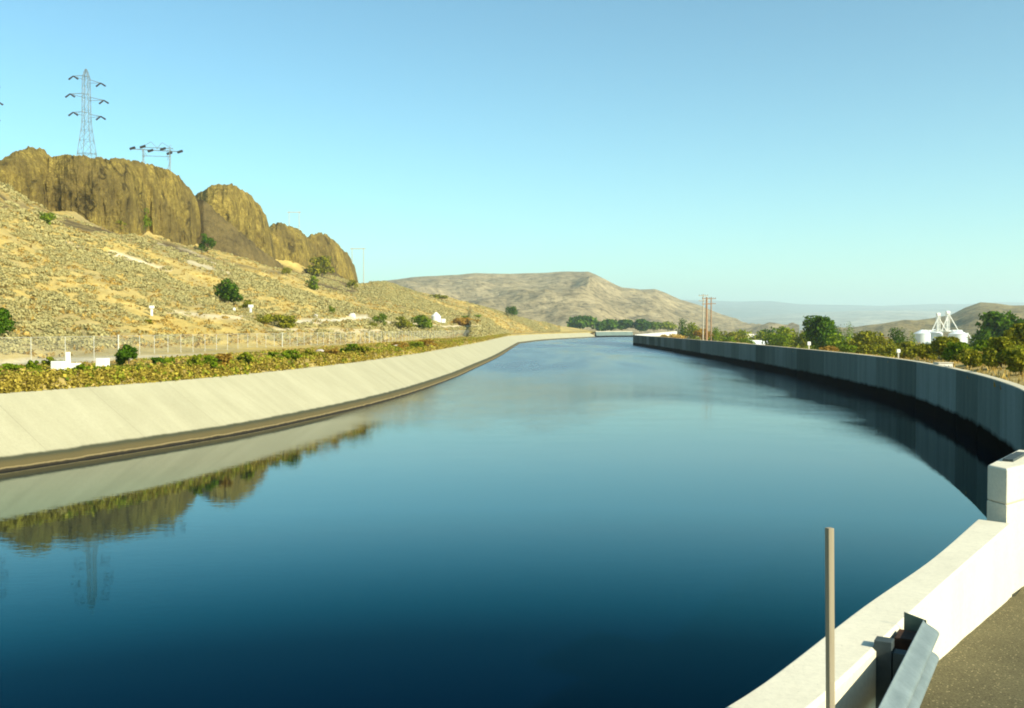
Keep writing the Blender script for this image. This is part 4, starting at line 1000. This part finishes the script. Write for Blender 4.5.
# white tank
g_ = hill_hit(436, 323); s = g_[1] / F_PX
t = empty("water_tank", tuple(g_)); tag(t, "small round white tank on the slope above the fence end", "tank")
MB().bar((0, 0, -0.3), (0, 0, 6.5 * s), 4.8 * s, 24).build("tank_body", M["white_paint"], t, bevel=0.1)
MB().bar((0, 0, 6.5 * s), (0, 0, 10.5 * s), 4.9 * s, 24, 0.8 * s).build("tank_roof", M["white_paint"], t)
MB().box((7.5 * s, 0, 2.0 * s), (4 * s, 3 * s, 4 * s)).build("valve_box", M["white_paint"], t)

# ------------------------------------------------------------------ right side: trees, poles, houses, silos
def gz_right(X, Y):
    """height of the right bank"""
    dd = np.hypot(RL[:, 0] - X, RL[:, 1] - Y); d = float(dd.min())
    far = float(np.clip((RL[int(dd.argmin()), 1] - 48) / 22, 0, 1))
    return float(np.interp(d, [0.33, 2, 6, 12, 22, 45, 90, 180], [2.35, 2.62, 2.95, 2.9, 1.2, -3.5, -8, -12])) - far * float(np.interp(d, [0, 2, 6, 12, 22, 45, 90, 180], [0.0, 0.25, 1.0, 1.9, 2.4, 2.0, 1.0, 0.0]))
def rtree(px, ytop, half_px, D, leaf, label, seed, n=1100, cat="tree", name="tree", conical=0.0, trunk=0.14, lobes=16, group=None):
    if cat == "bush": trunk = 0.03
    if D < 70: n *= 3
    X = ux(px) * D; z0 = gz_right(X, D); h = max(zat(ytop, D) - z0, 0.5)
    return tree(name, label, cat, (X, D, z0), h, half_px * D / F_PX, leaf, n=n, lobes=lobes, trunk=trunk, seed=seed, conical=conical, group=group, spread=0.86 if cat == "bush" else 0.74, lobe=0.8 if cat == "bush" else 0.88, leafsize=0.085 if D < 70 else None)
G1_ = "trees at the far end of the canal"
def ftree(px, ytop, half_px, D, leaf, label, seed, n=900, trunk=0.1, group=None):
    return tree("tree", label, "tree", (ux(px) * D, D, 2.2), zat(ytop, D) - 2.2, half_px * D / F_PX, leaf, n=n, lobes=14, trunk=trunk, seed=seed, group=group, leafsize=half_px * D / F_PX * 0.13)
ftree(582, 316.5, 13, 640, "leaf_dark", "leftmost dark tree at the far end of the canal", 101, 900, trunk=0.1, group=G1_)
ftree(606, 320, 11, 640, "leaf_dark", "second dark tree from the left at the canal end, flatter than its neighbour", 102, 800, trunk=0.1, group=G1_)
ftree(622, 320, 10, 645, "leaf_dark", "third dark tree from the left at the canal end", 103, 800, trunk=0.1, group=G1_)
ftree(641, 319.5, 9, 640, "leaf_dark", "dark tree above the bright white wall at the canal end", 104, 700, trunk=0.1, group=G1_)
ftree(654, 322, 8, 640, "leaf_green", "lower green tree above the bright white wall", 105, 600, trunk=0.1, group=G1_)
ftree(668, 322, 8, 640, "leaf_lime", "yellow green tree at the right end of the bright white wall", 106, 600, trunk=0.1, group=G1_)
G2_ = "trees and shrubs behind the right canal wall"
rtree(682, 318.5, 6, 330, "leaf_dark", "narrow dark tree left of the tall poles", 107, 600, group=G2_)
rtree(692, 322.5, 9, 300, "leaf_lime", "yellow green tree just left of the tall poles", 108, 700, group=G2_)
rtree(702, 329, 10, 260, "leaf_orange", "orange bush at the foot of the tall poles", 109, 600, "bush", "bush", group=G2_)
rtree(672, 334.5, 12, 255, "drygrass", "straw coloured low bush near the end of the dark wall", 139, 400, "bush", "bush", group=G2_)
rtree(716, 327, 5, 230, "leaf_green", "thin green tree right of the tall poles", 110, 350, group=G2_)
rtree(727, 336, 8, 210, "leaf_green", "low green bush between the poles and the pale roofs", 111, 450, "bush", "bush", group=G2_)
rtree(738, 330, 12, 300, "leaf_lime", "yellow green tree behind the smaller pale roof", 112, 500, group=G2_)
rtree(747, 338, 8, 200, "leaf_green", "green bush in front of the smaller pale roof", 113, 450, "bush", "bush", group=G2_)
rtree(766, 327.5, 11, 300, "leaf_dark", "dark tree behind the broad pale roof", 114, 600, group=G2_)
rtree(783, 327, 13, 240, "leaf_green", "dark green tree right of the broad pale roof", 115, 800, group=G2_)
rtree(796, 329.5, 14, 200, "leaf_lime", "rounded yellow green tree left of the tall round tree", 116, 900, group=G2_)
rtree(779, 334, 12, 185, "leaf_green", "green tree overlapping the end of the broad pale roof", 117, 700, group=G2_)
rtree(808, 333, 10, 210, "leaf_green", "green shrub hugging the left side of the tall round tree", 118, 400, "bush", "bush", group=G2_)
rtree(820, 316, 15, 150, "leaf_dark", "tall round dark tree standing above the middle of the wall", 119, 2600, trunk=0.2, lobes=26, group=G2_)
rtree(839, 325, 6.5, 160, "leaf_dark", "small round tree touching the right side of the tall round tree", 120, 600, group=G2_)
rtree(838, 334, 15, 135, "leaf_green", "bright green bush under the small round tree", 121, 800, "bush", "bush", group=G2_)
rtree(832, 346, 9, 118, "leaf_orange", "orange olive bush at the wall below the bright green bush", 122, 500, "bush", "bush", group=G2_)
rtree(847, 345, 8, 112, "leaf_green", "low green bush against the wall right of the orange olive one", 123, 500, "bush", "bush", group=G2_)
rtree(864, 331.5, 15, 125, "leaf_olive", "wide olive tree right of the bright green bush", 124, 1300, group=G2_)
rtree(878, 332, 12, 118, "leaf_olive", "olive tree left of the round dark tree by the silos", 125, 1000, group=G2_)
rtree(868, 345, 12, 100, "leaf_olive", "low olive bush at the wall below the wide olive tree", 126, 600, "bush", "bush", group=G2_)
rtree(899, 328, 8, 160, "leaf_dark", "round dark tree left of the white silos", 127, 900, group=G2_)
rtree(913, 331, 6, 250, "leaf_green", "small green tree peeping over the left silo", 128, 350, group=G2_)
rtree(905, 342, 14, 95, "leaf_olive", "olive bush below the round dark tree", 129, 900, "bush", "bush", group=G2_)
rtree(887, 346, 11, 92, "leaf_olive", "tawny bush leaning on the wall left of the silos", 130, 600, "bush", "bush", group=G2_)
rtree(925, 344, 12, 66, "leaf_olive", "tawny bush in front of the left silo", 131, 600, "bush", "bush", group=G2_)
rtree(948, 337, 12, 62, "leaf_olive", "feathery olive tree in front of the silos", 132, 900, group=G2_)
rtree(964, 349, 11, 58, "leaf_olive", "low tawny bush right of the feathery olive tree", 133, 500, "bush", "bush", group=G2_)
rtree(975, 334, 8, 170, "leaf_dark", "small dark tree between the silos and the great green tree", 134, 700, group=G2_)
rtree(1000, 312.5, 24, 150, "leaf_dark", "great spreading green tree right of the silos", 135, 3000, lobes=28, group=G2_)
rtree(985, 330, 12, 140, "leaf_dark", "dark lower tree under the great green tree", 136, 1100, group=G2_)
rtree(1020, 324, 14, 60, "leaf_olive", "olive tree cut by the right edge", 137, 1500, group=G2_)
rtree(1001, 338, 16, 46, "leaf_olive", "big tawny bush behind the coping near the right edge", 138, 1400, "bush", "bush", group=G2_)
rtree(1021, 350, 12, 41, "leaf_olive", "tawny bush cut by the right edge beside the coping", 140, 900, "bush", "bush", group=G2_)
rtree(984, 353, 9, 50, "drygrass", "straw coloured bush left of the big tawny bush", 141, 600, "bush", "bush", group=G2_)
rtree(985, 341, 14, 60, "leaf_green", "fresh green bush behind the straw coloured bush near the right edge", 151, 900, "bush", "bush", group=G2_)
rtree(1011, 347, 12, 50, "leaf_lime", "yellow green bush between the two tawny bushes at the right edge", 152, 800, "bush", "bush", group=G2_)
rtree(957, 343, 10, 58, "leaf_green", "green bush hiding the foot of the right silo", 153, 800, "bush", "bush", group=G2_)
rtree(972, 351, 10, 49, "leaf_olive", "round olive bush right of the pale concrete box", 154, 800, "bush", "bush", group=G2_)
rtree(850, 322, 6, 400, "leaf_green", "distant green tree on the valley floor behind the small round tree", 142, 300, group=G2_)

rs = np.random.default_rng(77)
MARKS = {704: "the tall power poles", 727: "the low green bush", 750: "the smaller pinkish house", 766: "the broad pale roof", 781: "the end of the broad pale roof", 796: "the rounded yellow green tree", 809: "the white box left of the tall round tree", 821: "the tall round tree", 839: "the small round tree", 853: "the bright green bush", 866: "the wide olive tree", 880: "the tawny bush left of the silos", 898: "the small white box by the silos", 912: "the round dark tree", 925: "the left silo", 943: "the pale concrete box", 958: "the right silo", 975: "the small dark tree by the silos", 988: "the great green tree"}
HUES = {"leaf_olive": "olive", "leaf_green": "green", "leaf_lime": "yellow green", "drygrass": "straw coloured", "leaf_orange": "orange brown"}
used_ = set()
def scrub_label(px, leaf, n):
    k = min(MARKS, key=lambda q: abs(q - px)); d = px - k
    side = "just left of" if d < -2 else "just right of" if d > 2 else "directly below"
    t = "low %s scrub bush %s %s" % (HUES[leaf], side, MARKS[k])
    if t in used_: t = t.replace("low", "lower, wider", 1)
    used_.add(t); return t
for i, px_ in enumerate(list(range(716, 850, 9)) + list(range(852, 1000, 9))):
    wy = float(depth_on_line(RW, [px_])[0]); D_ = wy * 1.06 + rs.uniform(3, 10)
    yt_ = np.interp(px_, [700, 760, 850, 920, 1000], [333, 336, 341, 346, 356]) + rs.uniform(-6, 3)
    lf = rs.choice(["leaf_olive", "leaf_olive", "leaf_green", "leaf_lime", "leaf_olive"]) if px_ < 850 else rs.choice(["leaf_olive", "leaf_olive", "leaf_olive", "drygrass", "leaf_orange"])
    rtree(px_, yt_, rs.uniform(8, 12), D_, lf, scrub_label(px_, lf, i), 200 + i, 420, "bush", "bush", trunk=0.05, group="scrub row close behind the right wall")
# power poles
def pole(px, ytop, D, label, mat="wood_pole", r=0.22, arm=2.2):
    X = ux(px) * D; z0 = gz_right(X, D); h = zat(ytop, D) - z0
    t = empty("utility_pole", (X, D, z0)); tag(t, label, "power pole", "wooden power poles behind the wall")
    MB().bar((0, 0, -0.5), (0, 0, h), r, 10, r * 0.7).build("pole", M[mat], t)
    for dz in ((0.5,) if arm < 2 else (0.4, 1.6)):
        MB().box((0, -0.18, h - dz), (arm, 0.12, 0.16)).build("crossarm", M[mat], t)
    b = MB()
    for x_ in (-arm * 0.45, -arm * 0.2, arm * 0.2, arm * 0.45): b.bar((x_, -0.18, h - 0.34), (x_, -0.18, h - 0.08), 0.05, 6)
    b.build("insulator", M["insulator"], t)
pole(703, 294, 235, "paler left hand pole of the three tall wooden power poles", "wood_grey", 0.17)
pole(706.5, 297, 228, "thick reddish middle pole of the three tall wooden power poles", "wood_orange", 0.28)
pole(711, 297, 240, "right hand pole of the three tall wooden power poles", "wood_pole", 0.19)

def house(px0, px1, yr, ye, D, label, wall="wall_pale", roof="roof_pale"):
    a = at(px0, ye, D); c = at(px1, ye, D); wd = c[0] - a[0]; zr = zat(yr, D); ze = a[2]; dp = wd * 0.75; z0 = gz_right(a[0], D) - 0.5
    t = empty("house", ((a[0] + c[0]) / 2, D, z0)); tag(t, label, "house")
    MB().box((0, dp / 2, (ze - z0) / 2), (wd * 0.92, dp, ze - z0)).build("wall", M[wall], t)
    bm = bmesh.new(); h0 = ze - z0; h1 = zr - z0; o_ = 0.25
    P = [(-wd / 2, -o_, h0), (wd / 2, -o_, h0), (wd / 2, dp + o_, h0), (-wd / 2, dp + o_, h0), (-wd / 2 + .3, dp / 2, h1), (wd / 2 - .3, dp / 2, h1)]
    v = [bm.verts.new(q) for q in P]
    for f in ((0, 1, 5, 4), (2, 3, 4, 5), (1, 2, 5), (3, 0, 4), (3, 2, 1, 0)): bm.faces.new([v[i] for i in f])
    b = MB(); b.bm.free(); b.bm = bm; b.build("roof", M[roof], t)
    for x_ in (-wd * 0.25, wd * 0.22): MB().box((x_, -0.01, (ze - z0) * 0.55), (wd * 0.16, 0.06, min(1.1, (ze - z0) * 0.4))).build("window", M["window_dark"], t)
house(748, 776, 340.3, 344.5, 215, "house with a broad pale roof just above the wall", roof="white_paint")
house(745, 756, 334, 338.5, 290, "smaller pinkish house behind the broad pale roof")
def small_box(px, py, wpx, hpx, D, name, label, cat, mat="white_paint"):
    X = ux(px) * D; zt = zat(py - hpx / 2, D); z0 = gz_right(X, D) - 0.2; wd = wpx * D / F_PX
    t = empty(name, (X, D, z0)); tag(t, label, cat)
    h_ = hpx * D / F_PX
    MB().box((0, 0, zt - z0 - h_ / 2), (wd, wd * 0.6, h_)).build("box", M[mat], t, bevel=0.02)
    MB().box((0, 0, (zt - z0 - h_) / 2), (wd * 0.35, wd * 0.35, max(0.1, zt - z0 - h_))).build("post", M["post_metal"], t)
small_box(809, 343.5, 3.2, 3.6, 106, "utility_box", "small white box on a post left of the tall round tree", "utility box")
small_box(898.5, 351, 3.4, 3.6, 70, "utility_box", "small white box on a post in the tawny bushes left of the silos", "utility box")
D_ = 50.5; X = ux(943.5) * D_
t = empty("concrete_box", (X, D_ , 2.27)); tag(t, "low pale concrete box resting behind the coping below the silos", "concrete box")
MB().box((0, 0, 0.14), (0.72, 0.6, 0.62)).build("box_body", M["concrete_block"], t, bevel=0.02)
MB().box((0, 0, 0.465), (0.78, 0.66, 0.05)).build("lid", M["concrete_top"], t, bevel=0.01)

# grain silos with the elevator tower
DS = 400.0; s = DS / F_PX; c0 = at(944, 331, DS); gz = -12.0
se = empty("grain_elevator", (c0[0], DS, gz)); tag(se, "white grain elevator with round silos, twin towers and sloping spouts", "grain elevator")
def sx(px): return ux(px) * DS - c0[0]
def sz(py): return zat(py, DS) - gz
corr = NM("corrugated_silo", 0.45, 0.4); wv_ = corr.n("ShaderNodeTexWave"); wv_.bands_direction = 'Z'; wv_.inputs["Scale"].default_value = 1.4; corr.l(corr.coords(), wv_.inputs["Vector"])
corr.color(corr.mix(wv_.outputs["Fac"], (0.50, 0.56, 0.58), (0.72, 0.75, 0.74))); corr.bump(wv_.outputs["Fac"], 0.4, 0.08); M["corr"] = corr.m
for px_, dy_s, r_, yt in ((922, 0, 8.0, 333.5), (941, 7, 8.5, 333), (958, 0, 9.0, 334)):
    x_ = sx(px_); zt = sz(yt); rr_ = r_ * s
    o = MB().bar((x_, dy_s, 0), (x_, dy_s, zt), rr_, 32).build("silo", M["corr"], se, smooth=False)
    MB().bar((x_, dy_s, zt), (x_, dy_s, zt + 1.5), rr_ * 1.04, 32, rr_ * 0.15).build("silo_roof", M["white_metal"], o)
for px_, r_, yt in ((930, 2.0, 338), (934.5, 2.0, 337.5)):
    x_ = sx(px_); MB().bar((x_, -5.2, 0), (x_, -5.2, sz(yt)), r_ * s, 16).build("silo", M["white_metal"], se)
MB().box((sx(944), 1.5, sz(330.8)), (38 * s, 1.6, 0.7)).build("gallery", M["white_paint"], se)
for px_, yt, wd_ in ((938.0, 314, 1.15), (947.5, 312, 1.25)):
    x_ = sx(px_); b = MB(); lattice(b, [(sz(332) + k * (sz(yt) - sz(332)) / 4, 0.55) for k in range(5)], 0.11, 0.06)
    b2 = b.build("tower", M["white_paint"], se); b2.location = (x_, 0, 0)
    MB().box((x_ - 0.1, 0, (sz(331) + sz(yt)) / 2), (0.36, 0.4, sz(yt) - sz(331))).build("leg_casing", M["white_paint"], se)
    MB().box((x_, 0, sz(yt) - 0.2), (wd_ * 1.3, 1.2, 1.3)).build("elevator_head", M["white_paint"], se, bevel=0.25)
b = MB()
for a, c in (((948, 314.5), (958, 331)), ((947, 315), (941, 331)), ((938, 316), (931, 331.5)), ((938.5, 319), (946, 331))):
    MB().bar((sx(a[0]), -0.6, sz(a[1])), (sx(c[0]), -0.4, sz(c[1])), 0.2, 8).build("spout", M["white_paint"], se)
MB().bar((sx(965), -2, sz(333)), (sx(975), -6, sz(353)), 0.24, 8).build("spout", M["white_paint"], se)
b.bm.free()
